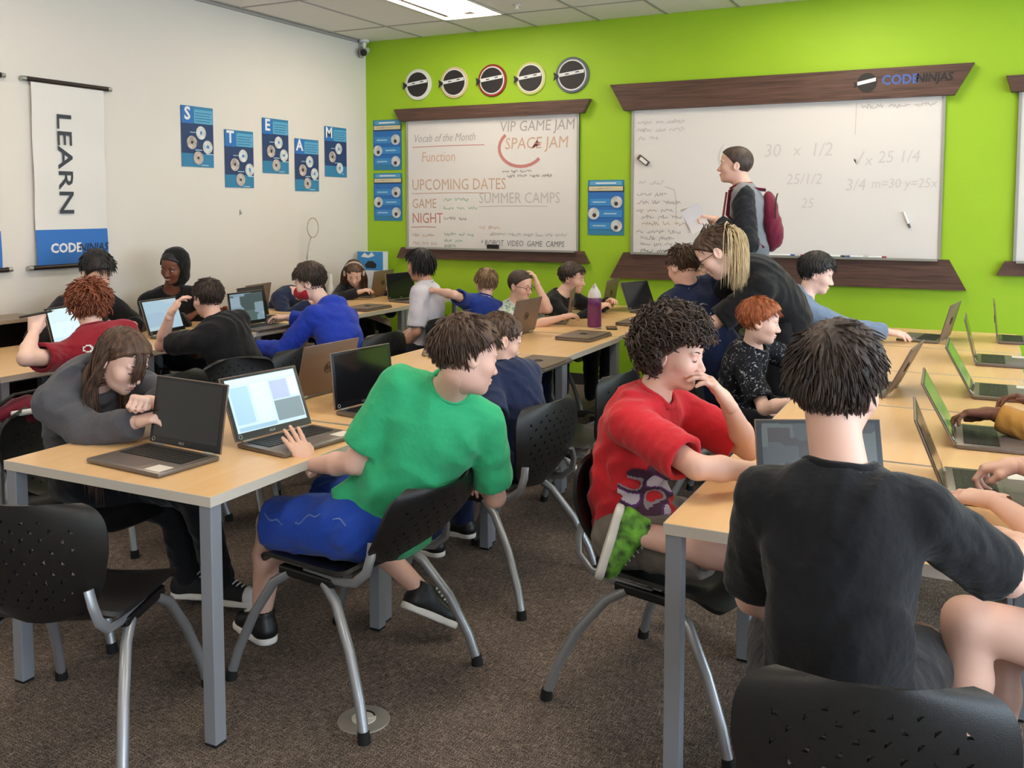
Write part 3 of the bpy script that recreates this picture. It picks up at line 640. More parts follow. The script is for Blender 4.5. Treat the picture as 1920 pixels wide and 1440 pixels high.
# ---------------------------------------------------------------- smooth bodies: signed distances meshed with surface nets
f32 = np.float32
def A(*p): return np.array(p if len(p) > 1 else p[0], dtype=f32)
def nrm(v): v = np.asarray(v, dtype=np.float64); return v/(np.linalg.norm(v)+1e-12)
def cone(a, b, r1, r2):
    a = A(a); b = A(b); ba = b-a; bb = max(float(ba@ba), 1e-10)
    def f(P):
        q = P-a; t = np.clip((q@ba)/bb, 0, 1); q = q-t[:, None]*ba
        return np.sqrt(np.einsum('ij,ij->i', q, q))-(r1+(r2-r1)*t)
    return f
def ell(c, r, R=None):
    c = A(c); r = A(r)
    def f(P):
        q = P-c
        if R is not None: q = q@R
        u = q/r; w = u/r; k0 = np.sqrt(np.einsum('ij,ij->i', u, u)); k1 = np.sqrt(np.einsum('ij,ij->i', w, w))+1e-9
        return k0*(k0-1)/k1
    return f
def sph(c, r): return cone(c, A(c)+f32(1e-4), r, r)
def plane(p, n):
    p = A(p); n = A(nrm(n))
    return lambda P: (P-p)@n
def smin(a, b, k):
    h = np.clip(.5+.5*(b-a)/k, 0, 1); return b*(1-h)+a*h-k*h*(1-h)
def smax(a, b, k): return -smin(-a, -b, k)
def union(parts, k=.03):
    def f(P):
        d = None
        for p in parts:
            kk = k
            if isinstance(p, tuple): p, kk = p
            e = p(P); d = e if d is None else smin(d, e, kk)
        return d
    return f
def cut(f, g, k=.004): return lambda P: smax(f(P), g(P), k)
def sub(f, g, k=.006): return lambda P: smax(f(P), -g(P), k)
def wrinkle(f, amp, seed, wl=.09):
    r = np.random.RandomState(seed); K = [A(nrm(r.randn(3))*2*PI/(wl*(.7+.9*r.rand()))) for _ in range(6)]; ph = r.rand(6)*6
    def g(P):
        s = np.sin(P@K[3]*.6+ph[3])*1.3+np.sin(P@K[4]*.5+ph[4])
        w = (1-np.abs(np.sin((P@K[0])*.5+s+ph[0])))*1.0+(1-np.abs(np.sin((P@K[1])*.5+s*1.2+ph[1])))*.8+.5*np.sin(P@K[2]+s+ph[2])
        return f(P)-f32(amp)*(w-.9)
    return g
def surface(f, lo, hi, v):
    B = 4; lo = np.asarray(lo, f32); n = np.maximum(np.ceil((np.asarray(hi)-lo)/v/B).astype(int)+1, 2)
    gi = np.stack(np.meshgrid(*[np.arange(k) for k in n], indexing='ij'), -1).reshape(-1, 3)
    dc = f(((gi*B+(B-1)/2)*v+lo).astype(f32)).astype(f32)
    act = np.abs(dc) < v*B*1.15
    D = np.repeat(np.repeat(np.repeat(dc.reshape(n), B, 0), B, 1), B, 2)
    ai = gi[act]
    if len(ai) == 0: return np.zeros((0, 3)), []
    off = np.stack(np.meshgrid(*[np.arange(B)]*3, indexing='ij'), -1).reshape(-1, 3)
    idx = (ai[:, None, :]*B+off[None]).reshape(-1, 3)
    D[idx[:, 0], idx[:, 1], idx[:, 2]] = f((idx*v+lo).astype(f32))
    S = D < 0
    c = S.astype(np.int8)
    s8 = c[:-1, :-1, :-1]+c[1:, :-1, :-1]+c[:-1, 1:, :-1]+c[:-1, :-1, 1:]+c[1:, 1:, :-1]+c[1:, :-1, 1:]+c[:-1, 1:, 1:]+c[1:, 1:, 1:]
    ce = np.argwhere((s8 > 0) & (s8 < 8))
    if len(ce) == 0: return np.zeros((0, 3)), []
    ids = -np.ones(s8.shape, np.int32); ids[ce[:, 0], ce[:, 1], ce[:, 2]] = np.arange(len(ce))
    acc = np.zeros((len(ce), 3)); cnt = np.zeros(len(ce))
    cor = [(i, j, k) for i in (0, 1) for j in (0, 1) for k in (0, 1)]
    vals = {q: D[ce[:, 0]+q[0], ce[:, 1]+q[1], ce[:, 2]+q[2]] for q in cor}
    for q in cor:
        for ax in range(3):
            if q[ax]: continue
            r = list(q); r[ax] = 1; r = tuple(r); a, b = vals[q], vals[r]
            m = (a < 0) != (b < 0); t = a[m]/(a[m]-b[m]); p = np.tile(np.array(q, float), (m.sum(), 1)); p[:, ax] = t
            acc[m] += p; cnt[m] += 1
    V = (ce+acc/np.maximum(cnt, 1)[:, None])*v+lo
    F = []
    for ax in range(3):
        o1, o2 = [(1, 2), (2, 0), (0, 1)][ax]
        sl0 = [slice(1, -1)]*3; sl1 = [slice(1, -1)]*3; sl0[ax] = slice(0, -1); sl1[ax] = slice(1, None)
        a = S[tuple(sl0)]; b = S[tuple(sl1)]
        e = np.argwhere(a != b); fl = a[e[:, 0], e[:, 1], e[:, 2]]
        base = e+1; base[:, ax] -= 1
        d1 = np.zeros(3, int); d1[o1] = 1; d2 = np.zeros(3, int); d2[o2] = 1
        g = lambda q: ids[q[:, 0], q[:, 1], q[:, 2]]
        w = np.stack([g(base-d1-d2), g(base-d2), g(base), g(base-d1)], 1)
        ok = (w >= 0).all(1); w = w[ok]; fl = fl[ok]
        w[~fl] = w[~fl][:, ::-1]; F.append(w)
    return V, np.vstack(F)
def skin_obj(name, parts, m, parent=None, tint=None):
    """joins (V,F) pairs into one smooth mesh object"""
    VV = []; FF = []; n = 0
    for V, F in parts:
        if len(V) == 0: continue
        VV.append(np.asarray(V, float)); FF += [tuple(int(i)+n for i in q) for q in F]; n += len(V)
    V = np.vstack(VV); me = bpy.data.meshes.new(name)
    quads = all(len(q) == 4 for q in FF)
    me.vertices.add(len(V)); me.vertices.foreach_set('co', V.ravel())
    lt = np.array([len(q) for q in FF]); ls = np.concatenate([[0], np.cumsum(lt)[:-1]])
    me.loops.add(int(lt.sum())); me.loops.foreach_set('vertex_index', np.concatenate([np.asarray(q) for q in FF]) if not quads else np.array(FF).ravel())
    me.polygons.add(len(FF)); me.polygons.foreach_set('loop_start', ls)
    me.polygons.foreach_set('use_smooth', np.ones(len(FF), bool)); me.update(calc_edges=True)
    me.materials.append(m)
    if tint is not None:
        at = me.color_attributes.new('tint', 'FLOAT_COLOR', 'POINT'); at.data.foreach_set('color', tint(V).astype(np.float32).ravel())
    o = bpy.data.objects.new(name, me); C.objects.link(o)
    if parent is not None: o.parent = parent
    return o
def bounds(pts, pad):
    p = np.array(pts); return p.min(0)-pad, p.max(0)+pad
# ---------------------------------------------------------------- people
def skin_mat(name, col):
    if name in MATS: return MATS[name]
    m, N, Lk, P = nt(name); P.inputs['Roughness'].default_value = .5; P.inputs['Subsurface Weight'].default_value = 0.0
    at = N.new('ShaderNodeAttribute'); at.attribute_name = 'tint'
    mx = N.new('ShaderNodeMix'); mx.data_type = 'RGBA'; mx.blend_type = 'MULTIPLY'; mx.inputs['Factor'].default_value = 1.0
    mx.inputs['A'].default_value = rgb(col); Lk.new(at.outputs['Color'], mx.inputs['B']); Lk.new(mx.outputs['Result'], P.inputs['Base Color'])
    return m
SKIN = dict(fair=skin_mat('skin_fair', srgb(232, 186, 166)), tan=skin_mat('skin_tan', srgb(214, 160, 130)), pale=skin_mat('skin_pale', srgb(240, 200, 184)), brown=skin_mat('skin_brown', srgb(120, 74, 56)), dark=skin_mat('skin_dark', srgb(92, 56, 42)))
def hair_mat(name, c, c2=None, rough=.55):
    return mat('hair_'+name, srgb(*c), rough, var=.25, scale=55, bump=.3, bscale=260, col2=srgb(*c2) if c2 else None, stretch=(1, 1, .35))
HAIR = dict(brown=hair_mat('brown', (66, 46, 36), (98, 72, 54)), dark=hair_mat('dark_brown', (44, 33, 29), (78, 60, 50)), black=hair_mat('black', (22, 19, 20), (40, 34, 34)), auburn=hair_mat('auburn', (112, 58, 36), (160, 90, 58)),
            ginger=hair_mat('ginger', (140, 72, 36), (184, 104, 60)), lbrown=hair_mat('light_brown', (120, 92, 66), (160, 126, 92)), longbrown=hair_mat('long_brown', (62, 44, 36), (110, 80, 62)), blonde=hair_mat('blonde', (206, 176, 130), (240, 220, 176)))
def cloth(name, c, bump=.55, col2=None, var=.06, scale=12): return mat('cloth_'+name, srgb(*c), .85, var=var, scale=scale, bump=bump, bscale=13, bdist=.02, spec=.2, sheen=.15, col2=srgb(*col2) if col2 else None)
def loft_locks(path, rad, n=4, flat=.55):
    """path (m,k,3) many strands at once -> one V,F"""
    m, k, _ = path.shape; d = np.gradient(path, axis=1); d /= np.linalg.norm(d, axis=2, keepdims=True)+1e-9
    ref = np.tile(np.array([.3, .5, .8]), (m, k, 1)); a = np.cross(d, ref); a /= np.linalg.norm(a, axis=2, keepdims=True)+1e-9; b = np.cross(d, a)
    t = np.arange(n)*2*PI/n
    V = path[:, :, None, :]+rad[:, :, None, None]*(np.cos(t)[None, None, :, None]*a[:, :, None, :]+flat*np.sin(t)[None, None, :, None]*b[:, :, None, :])
    i = np.arange(m)[:, None, None]*k*n; j = np.arange(k-1)[None, :, None]*n; q = np.arange(n)[None, None, :]; q2 = (q+1) % n
    F = np.stack([i+j+q, i+j+q2, i+j+n+q2, i+j+n+q], -1).reshape(-1, 4)
    return V.reshape(-1, 3), F
def face_dir(yaw, pitch, roll=0.0):
    y, p = math.radians(yaw), math.radians(pitch)
    f = np.array([math.cos(y)*math.cos(p), math.sin(y)*math.cos(p), -math.sin(p)])
    l = np.array([-math.sin(y), math.cos(y), 0.0]); u = np.cross(f, l)
    r = math.radians(roll); l2 = l*math.cos(r)+u*math.sin(r); u2 = u*math.cos(r)-l*math.sin(r)
    return l2, f, u2
def head_sdf(mouth=0.0, ear=1.0):
    parts = [ell((0, -.015, .03), (.073, .094, .085)), (ell((0, .03, .045), (.058, .054, .055)), .03), (ell((0, .026, -.03), (.058, .060, .074)), .03), (ell((0, .030, -.074), (.045, .049, .036)), .025), (sph((0, .066, -.093), .018), .022)]
    for s in (-1, 1):
        parts += [(sph((s*.037, .055, -.028), .025), .025), (ell((s*.030, .076, .019), (.021, .010, .008)), .012)]
    f = union(parts)
    for s in (-1, 1): f = sub(f, ell((s*.032, .0975, .0), (.018, .0135, .0115)), .012)
    add = [f, (cone((0, .080, .004), (0, .103, -.033), .0075, .0105), .012), (ell((0, .088, -.0605), (.021, .008, .0052)), .006), (ell((0, .0865, -.0715), (.018, .008, .006)), .006)]
    for s in (-1, 1): add += [(sph((s*.0105, .093, -.037), .0082), .008), (sph((s*.032, .0735, .0), .0125), .004)]
    f = union(add, .01)
    if mouth: f = sub(f, ell((0, .092, -.067-.2*mouth), (.017, .02, .007+mouth*.5)), .004)
    if ear:
        e = []
        for s in (-1, 1):
            R = np.array(Euler((math.radians(12), 0, s*math.radians(-18))).to_matrix(), dtype=f32)
            e.append((sub(ell((s*.0775, -.014, -.008), (.0095, .021, .032), R), ell((s*.088, -.008, -.006), (.007, .0105, .018), R), .005), .005))
        f = union([f]+e, .005)
    return f
def hand_sdf(pose, k=.88, side=1):
    """x towards the thumb, y along the fingers, z out of the back of the hand"""
    kn = [(.030, .084), (.010, .089), (-.011, .085), (-.029, .075)]; ln = [.95, 1.06, 1.0, .78]
    cur = dict(relax=(24, 30, 22), flat=(4, 6, 5), fist=(78, 88, 60), grip=(46, 55, 35), press=(10, 26, 14), spread=(2, 4, 4))[pose]
    parts = []
    for i, ((x, y), L) in enumerate(zip(kn, ln)):
        x *= k; y *= k; parts.append(cone((x*.55, .012*k, 0), (x, y, 0), .0165*k, .0128*k))
    fin = []
    for i, ((x, y), L) in enumerate(zip(kn, ln)):
        p = np.array([x*k, y*k, 0.]); a = 0; sp = (x*(4.0 if pose == 'spread' else 1.6))
        for j, (seg, c) in enumerate(zip((.042, .026, .021), cur)):
            a += math.radians(c*(1+.08*(i-1))); d = np.array([math.sin(sp)*math.cos(a), math.cos(a)*math.cos(sp), -math.sin(a)])
            q = p+d*seg*L*k; fin.append(cone(p, q, (.0098-.0011*j)*k, (.0090-.0012*j)*k)); p = q
    t0, t1, t2, t3 = [np.array(q)*k for q in (((.016, .012, -.004), (.040, .042, -.012), (.050, .070, -.016), (.053, .092, -.018)) if pose not in ('fist', 'grip') else ((.016, .012, -.006), (.036, .044, -.022), (.028, .070, -.036), (.012, .084, -.040)))]
    th = [cone(t0, t1, .017*k, .0125*k), cone(t1, t2, .0118*k, .0105*k), cone(t2, t3, .0105*k, .0085*k)]
    palm = union(parts+[cone((0, -.03*k, 0), (0, .02*k, 0), .024*k, .022*k)], .014)
    f = union([palm]+[(union(th, .006), .010)]+[(q, .0045) for q in fin], .006)
    return f
def hand_mesh(wrist, d, back, pose, side, k, v):
    d = nrm(d); back = np.asarray(back, float); back = nrm(back-d*np.dot(back, d)); x = np.cross(d, back)*side   # left hand palm down: the thumb points right
    R = np.stack([x, d, back], 1)
    V, F = surface(hand_sdf(pose, k), (-.075*k, -.045*k, -.13*k), (.085*k, .215*k, .04*k), v)
    if np.linalg.det(R) < 0: F = np.asarray(F)[:, ::-1]
    return V@R.T+np.asarray(wrist), F
def lerp(a, b, t): return np.asarray(a)*(1-t)+np.asarray(b)*t
SHOE_SOLE = mat('shoe_sole_white', srgb(226, 222, 216), .6)
def hair_mesh(kind, hs, T, seed, near, collide=None, opts=None):
    """returns list of (V,F) in world space; T maps head-local to world"""
    o = dict(th=.016, top=.0, nape=-.075, line=.080, length=.045, n=1000 if near else 320, r=.0034 if near else .0055, front=0.0, side=-.03, droop=.12 if kind != 'long' else .55)
    o.update(opts or {}); rs = np.random.RandomState(seed); out = []
    th = o['th']; cr = np.array([.073, .094, .085]); cc = np.array([0, -.015, .03])
    p1 = (0, o['line'], .074); n1 = nrm((0, .105+.0, -(o['line']-o['side']*0-.0)-.0))
    def keep(P):   # negative where hair grows
        y, z, x = P[:, 1], P[:, 2], np.abs(P[:, 0])
        edge = o['line']-(.078-z)*(.95+o['front'])-.18*np.maximum(0, x-.03)
        k = y-np.where(z > .078, o['line']+.03, edge)
        return np.maximum(k, o['nape']-z-np.maximum(0, y+.02)*.9+np.maximum(0, x-.02)*(.55 if kind == 'short' else 0))
    cap = union([ell(cc+np.array([0, 0, o['top']*.5]), cr+th+np.array([0, 0, o['top']*.5])), (ell((0, .03, .045), np.array([.058, .054, .055])+th), .02)], .02)
    seedk = A(rs.rand(3)*6)
    def fcap(P):
        d = cap(P)+(f32(th*.92)*np.clip((.045-P[:, 2])/.11, 0, 1) if kind == 'short' else 0); ph = np.arctan2(P[:, 0], P[:, 1]+.045); zz = P[:, 2]
        rip = np.sin(ph*26+seedk[0]+3*np.sin(zz*60+seedk[1])+2*np.sin(ph*5))+.6*np.sin(ph*43+seedk[2]+zz*70)
        d = d-f32(.0016 if kind == 'buzz' else .0028)*rip*(kind != 'buzz')
        return smax(d, keep(P).astype(f32), .010)
    V, F = surface(fcap, np.array([-.12, -.15, -.16]), np.array([.12, .14, .17]), .0055 if near else .009)
    if len(V): out.append((T(V*hs), F))
    if kind == 'buzz': return out
    n = o['n']; i = np.arange(n*4)+.5; ph = np.arccos(1-2*i/(n*4)); tt = PI*(1+5**.5)*i
    D = np.stack([np.cos(tt)*np.sin(ph), np.sin(tt)*np.sin(ph), np.cos(ph)], 1); D += rs.randn(*D.shape)*.05
    R = cc+D*(cr+th*.75)+np.array([0, 0, o['top']*.5])*np.maximum(0, D[:, 2:3]); m = keep(R) < .004; R = R[m]
    if len(R) > n: R = R[rs.permutation(len(R))[:n]]
    N = (R-cc)/cr**2; N /= np.linalg.norm(N, axis=1, keepdims=True); m = len(R)
    whorl = np.array([.012, -.06, .10]); fl = R-whorl; fl -= N*np.sum(fl*N, 1, keepdims=True); fl /= np.linalg.norm(fl, axis=1, keepdims=True)+1e-6
    fl += o.get('sweep', np.array([.15, .0, .0])); 
    if kind == 'curly':
        k = 13; L = o['length']*(.7+.6*rs.rand(m)); d = N*.75+rs.randn(m, 3)*.35+fl*.5; d /= np.linalg.norm(d, axis=1, keepdims=True)
        a = np.cross(d, rs.randn(m, 3)); a /= np.linalg.norm(a, axis=1, keepdims=True); b = np.cross(d, a)
        t = np.linspace(0, 1, k); w = t*2*PI*o.get('turns', 1.7); rad = .012*(.6+.5*rs.rand(m))*o.get('curl', 1.0)
        path = R[:, None]-d[:, None]*.006+d[:, None]*(t*1.0)[None, :, None]*L[:, None, None]*.75+fl[:, None]*(t**2)[None, :, None]*L[:, None, None]*.5+(a[:, None]*np.cos(w)[None, :, None]+b[:, None]*np.sin(w)[None, :, None])*rad[:, None, None]*np.minimum(1, t*3)[None, :, None]
        rr = o['r']*(.8+.4*rs.rand(m))[:, None]*np.array([.8, 1, 1, 1, 1, 1, 1, 1, 1, .95, .85, .7, .35])[None]
        ok = ~(((path[:, :, 1] > .055) & (path[:, :, 2] < .045)) | ((path[:, :, 1] > .002) & (path[:, :, 2] < .022))).any(1); path = path[ok]; rr = rr[ok]; m = len(path)
        W = T((path*hs).reshape(-1, 3)).reshape(m, k, 3); V, F = loft_locks(W, rr*hs, 5, .8); out.append((V, F)); return out
    k = o.get('k', 7); L = o['length']*(.75+.5*rs.rand(m))*(np.clip((R[:, 2]-o['nape']-.01)/.13, .18, 1) if kind == 'short' else 1)
    if kind == 'short': R = R-N*(th*.85*np.clip((.045-R[:, 2])/.11, 0, 1))[:, None]
    d = N*o.get('lift', .05)+fl*.9+rs.randn(m, 3)*o.get('mess', .09 if kind != 'long' else .04); d /= np.linalg.norm(d, axis=1, keepdims=True)
    g = T(np.array([[0, 0, 0.], ]))[0]; Rm = np.stack([T(np.eye(3)[q:q+1])[0]-g for q in range(3)], 1)     # local -> world rotation
    gl = Rm.T@np.array([0, 0, -1.0]); p = R-N*.004
    if kind == 'long': d = gl*.8+np.stack([np.sign(R[:, 0])*.5, -.55+0*R[:, 0], -.1+0*R[:, 0]], 1)*(.4+.8*(R[:, 1:2] > -.03)); d -= N*np.sum(d*N, 1, keepdims=True); d = d/(np.linalg.norm(d, axis=1, keepdims=True)+1e-6)+rs.randn(m, 3)*.03
    p = p+0; path = [p.copy()]; st = (L/(k-1))[:, None]
    for j in range(1, k):
        d = (d*.72+gl*.42+rs.randn(m, 3)*.04) if kind == 'long' else d+gl*o['droop']*(j/k)+(rs.randn(m, 3)*.05); d /= np.linalg.norm(d, axis=1, keepdims=True)
        p = p+d*st
        q = (p-cc)/(cr+th*.9); r_ = np.linalg.norm(q, axis=1); ins = r_ < 1; p[ins] = cc+(p[ins]-cc)/r_[ins][:, None]
        if kind == 'long':      # keep the face clear
            inf = (p[:, 1] > o.get('ear', .0)) & (p[:, 2] < .058) & (p[:, 2] > -.15); p[inf, 1] = o.get('ear', .0)-.012*rs.rand(inf.sum()); sd_ = inf & (np.abs(p[:, 0]) < .076); p[sd_, 0] = np.sign(R[sd_, 0]+1e-6)*(.078+.010*rs.rand(sd_.sum()))
        if collide is not None:
            Wp = T(p*hs); e = .006; c0 = collide(Wp.astype(f32)); hit = c0 < .012
            if hit.any():
                Q = Wp[hit].astype(f32); gr = np.stack([collide(Q+A(*(np.eye(3)[q]*e)))-c0[hit] for q in range(3)], 1); gr /= np.linalg.norm(gr, axis=1, keepdims=True)+1e-6
                Wp[hit] += gr*(.012-c0[hit])[:, None]; p = (Wp-g)@Rm/hs
        path.append(p.copy())
    path = np.stack(path, 1)
    if kind == 'short': ok = ~(((path[:, :, 1] > .05) & (path[:, :, 2] < o.get('fringe', .034))) | ((path[:, :, 1] > .0) & (path[:, :, 2] < .004))).any(1); path = path[ok]; m = len(path)
    prof = np.interp(np.linspace(0, 1, k), [0, .15, .6, .88, 1], [.6, 1, 1, .65, .08]); rr = o['r']*(.7+.6*rs.rand(m))[:, None]*prof[None]*(np.clip((path[:, :1, 2]+.085)/.09, .4, 1) if kind == 'short' else 1)
    W = T((path*hs).reshape(-1, 3)).reshape(m, k, 3); V, F = loft_locks(W, rr*hs, 4, .5); out.append((V, F))
    return out
def person(label, J, s=.9, girth=1.0, skin='fair', hair=('short', 'brown', {}), yaw=0, pitch=10, roll=0, hs=.95, near=False, top=None, bottom=None, shoes=None, hands=None, hunch=.04, mouth=0.0, seed=1, eyes='open', neckr=.050, extra=None, bare=False):
    J = {k: np.array(v, float) for k, v in J.items()}
    base = J['pel'].copy(); base[2] = 0
    root = empty('person', base, 0, label, 'person', 'people in the classroom')
    b = A(base); W = lambda p: (np.asarray(p, float)-base)
    J = {k: W(v) for k, v in J.items()}
    pel, nk, hd = J['pel'], J['nk'], J['hd']; up = nrm(nk-pel); lat = nrm(J['LS']-J['RS']); lat = nrm(lat-up*np.dot(lat, up)); fwd = np.cross(lat, up)
    hl = nrm(J['LH']-J['RH']); hf = np.cross(hl, [0, 0, 1.0]); R3 = np.stack([lat, fwd, up], 1).astype(f32); RP = np.stack([hl, hf, np.cross(hl, hf)*1.0], 1).astype(f32)
    back = -fwd*hunch; wst = lerp(pel, nk, .36)+back; chs = lerp(pel, nk, .70)+back*.6; g = girth
    hL, hF, hU = face_dir(yaw, pitch, roll); HR = np.stack([hL, hF, hU], 1)
    T = lambda P: np.asarray(P)@HR.T+hd
    hb = T(np.array([[0, -.022, -.055]])*hs)[0]
    def torso(x=0.0, g=girth):
        return [ell(pel+up*.02*s, A(.155*g*s+x, .118*g*s+x, .12*s+x), R3), (ell(wst, A(.138*g*s+x, .102*g*s+x, .15*s+x), R3), .05), (ell(chs, A(.150*g*s+x, .108*g*s+x, .165*s+x), R3), .05),
                (cone(lerp(nk, J['LS'], .55)-up*.03*s, lerp(nk, J['RS'], .55)-up*.03*s, .055*s+x, .055*s+x), .05), (cone(nk-up*.005*s, J['LS'], .034*s+x*.8, .048*s+x), .04), (cone(nk-up*.005*s, J['RS'], .034*s+x*.8, .048*s+x), .04)]
    def arm(S, x=0.0):
        a, e, w = J[S+'S'], J[S+'E'], J[S+'W']
        return [(cone(a, e, .049*s*(.6+.4*g)+x, .037*s+x), .03), (cone(e, lerp(e, w, .35), .037*s+x, .039*s+x), .015), (cone(lerp(e, w, .35), w, .039*s+x, .0245*s+x), .015)]
    def leg(S, x=0.0, lo=1.0):
        h, k, a = J[S+'H'], J[S+'K'], J[S+'A']; cm = lerp(k, a, .32)-nrm(np.cross(hl, a-k))*.0
        return [(cone(h, k, .082*s*g+x, .054*s+x), .03), (cone(k, cm, .052*s+x, .054*s+x), .02), (cone(cm, a, .054*s+x, .034*s+x), .02)]
    neck = cone(nk-up*.02, hb, neckr*s*1.12, neckr*s)
    body = union(torso()+arm('L')+arm('R')+leg('L')+leg('R')+[(neck, .025)], .03)
    v = .0085 if near else .013
    lo, hi = bounds([J[k] for k in J if k != 'hd'], .17*s+.03)
    parts = [surface(body, lo, hi, v)]
    hf_ = head_sdf(mouth); nb = (HR.T@(nk-hd))/hs
    hfn = union([hf_, (cone((0, -.022, -.05), nb, neckr*s/hs, neckr*s*1.08/hs), .03)], .03)
    hlo = np.minimum(np.array([-.10, -.125, -.135]), nb-.03); hhi = np.maximum(np.array([.10, .125, .125]), nb+.03)
    V, F = surface(hfn, hlo, hhi, .0036 if near else .0058); parts.append((T(V*hs), F)); nbody = len(parts[0][0]); nh = len(V); Vh = V
    for S, sd in (('L', 1), ('R', -1)):
        hp = (hands or {}).get(S, ('relax', None, None)); e, w = J[S+'E'], J[S+'W']
        d = hp[1] if hp[1] is not None else nrm(w-e); bk = hp[2] if hp[2] is not None else np.array([0, 0, 1.0])+lat*sd*.3
        parts.append(hand_mesh(w, d, bk, hp[0], sd, .9*s/.95, .0036 if near else .0058))
    def tint(Vw):
        c = np.ones((len(Vw), 4)); q = Vh; hseg = slice(nbody, nbody+nh); t = np.ones((nh, 3))
        lip = np.exp(-(((q[:, 0])/.017)**4+((q[:, 2]+.066)/.0085)**4))*(q[:, 1] > .078); t = t*(1-lip[:, None]*np.array([.12, .42, .40]))
        for sx in (-1, 1):
            ck = np.exp(-(((q[:, 0]-sx*.04)/.022)**2+((q[:, 2]+.035)/.02)**2))*(q[:, 1] > .03); t = t*(1-ck[:, None]*np.array([.0, .11, .09]))
            es = np.exp(-(((q[:, 0]-sx*.032)/.015)**2+((q[:, 2]-.002)/.009)**2))*(q[:, 1] > .05); t = t*(1-es[:, None]*np.array([.10, .18, .16]))
        c[hseg, :3] = t; return c
    bo = skin_obj('body', parts, SKIN[skin], root, tint)
    # eyes and eyebrows
    hm = HAIR[hair[1]]
    for sx in (-1, 1):
        if eyes != 'none':
            bm_ = MB(); eb = MB()
            if eyes == 'open':
                bm_.lathe([(.0004, .0105), (.006, .0092), (.0105, .0045), (.0118, .0)], 14, axis='y'); V = np.array(bm_.v)*A(1.0, 1.0, .62)+A(sx*.032, .0765, .0)
                V[:, 1] = .0765+(.0765-V[:, 1])*-1+0
                V = np.array(bm_.v); V = np.stack([V[:, 0]+sx*.032, .0765-V[:, 1], V[:, 2]*.62+.0005], 1)
                o = skin_obj('eye', [(T(V*hs), bm_.f)], mat('eye_white', srgb(226, 220, 216), .25), bo)
                ib = MB(); ib.lathe([(.0004, .0108), (.0052, .0101), (.0056, .0085)], 12, axis='y'); V = np.array(ib.v); V = np.stack([V[:, 0]+sx*.032, .0768-V[:, 1], V[:, 2]*.95], 1)
                skin_obj('iris', [(T(V*hs), ib.f)], mat('iris_dark', srgb(42, 30, 24), .2), bo)
            else:
                ls = np.array([[[sx*(.020+.024*t), .0865-.004*abs(t-.5)*2, -.0035-.004*math.sin(t*PI)] for t in np.linspace(0, 1, 7)]]); V, F = loft_locks(T((ls*hs).reshape(-1, 3)).reshape(1, 7, 3), np.full((1, 7), .0017*hs), 5, 1.0); skin_obj('eyelash', [(V, F)], mat('lash_dark', srgb(48, 34, 30), .6), bo)
            bw = np.array([[[sx*(.016+.032*t), .0885-.013*t*t, .019+.006*math.sin(t*PI*.8)] for t in np.linspace(0, 1, 8)]]); V, F = loft_locks(T((bw*hs).reshape(-1, 3)).reshape(1, 8, 3), np.array([[.003, .0042, .0042, .004, .0036, .003, .0024, .001]])*hs, 6, .6); skin_obj('eyebrow', [(V, F)], hm, bo)
    col = union(torso(.012)+[(neck, .02)], .03)
    if hair[0] != 'none': skin_obj('hair', hair_mesh(hair[0], hs, T, seed, near, col if hair[0] == 'long' else None, hair[2]), hm, root)
    # clothes
    vc = .0085 if near else .0135
    if top:
        k = top['kind']; x = top.get('x', .013); sl = top.get('sleeve', .72 if k == 'tee' else 1.0)
        tp = torso(x, g*1.02)
        if k in ('hoodie',): tp.append((sub(ell(nk-fwd*.055*s+up*.022, A(.118*s, .075*s, .062*s), R3), cone(nk+fwd*.02, hb+fwd*.02, .062*s, .07*s), .015), .02))
        f = union(tp, .03)
        # hem and neck opening
        hem = pel-up*top.get('hem', .075)*s; f = wrinkle(f, top.get('wr', .0045), seed*7+1, top.get('wl', .10)*s); f = cut(f, plane(hem, -up), .005)
        slv = []
        for S in ('L', 'R'):
            a, e, w = J[S+'S'], J[S+'E'], J[S+'W']
            if sl <= 1.0 and k == 'tee':
                end = lerp(a, e, sl); dr = nrm(e-a); fs = wrinkle(cone(a-dr*.0, lerp(a, e, 1.0), .058*s*(.6+.4*g)+x*.8, .060*s+x*.8), .003, seed*3+5, .07); fs = cut(fs, plane(end, dr), .004)
                fs = sub(fs, cone(end-dr*.045, end+dr*.05, .047*s*(.6+.4*g)+x*.25, .053*s*(.6+.4*g)+x*.45), .004)
                slv.append((fs, .022))
            else:
                fe = lerp(e, w, top.get('cuff', .97)); y = x+.004
                fs = wrinkle(union([cone(a, e, .052*s+y, .046*s+y), (cone(e, fe, .046*s+y, .034*s+y), .015)], .02), .0045, seed*3+5, .075); slv.append((cut(fs, plane(fe, w-e), .004), .022))
        if top.get('sleeve_mat'):
            lo_, hi_ = bounds([J['LS'], J['RS'], J['LE'], J['RE'], J['LW'], J['RW']], .12)
            for q, _k in slv: skin_obj('sleeve', [surface(lambda P, q=q: q(P)-f32(.004), lo_, hi_, vc)], top['sleeve_mat'], root)
        else: f = union([f]+slv, .025)
        nh_ = cone(nk+up*.005+fwd*.012, hb+fwd*.012, neckr*s*1.12+.006, neckr*s*1.1+.012); f = sub(f, nh_, .006)
        lo, hi = bounds([pel, nk, J['LS'], J['RS'], J['LE'], J['RE'], J['LW'], J['RW']], .16*s+.04)
        so = skin_obj('shirt' if k == 'tee' else 'hoodie' if k == 'hoodie' else 'jacket', [surface(f, lo, hi, vc)], top['mat'], root)
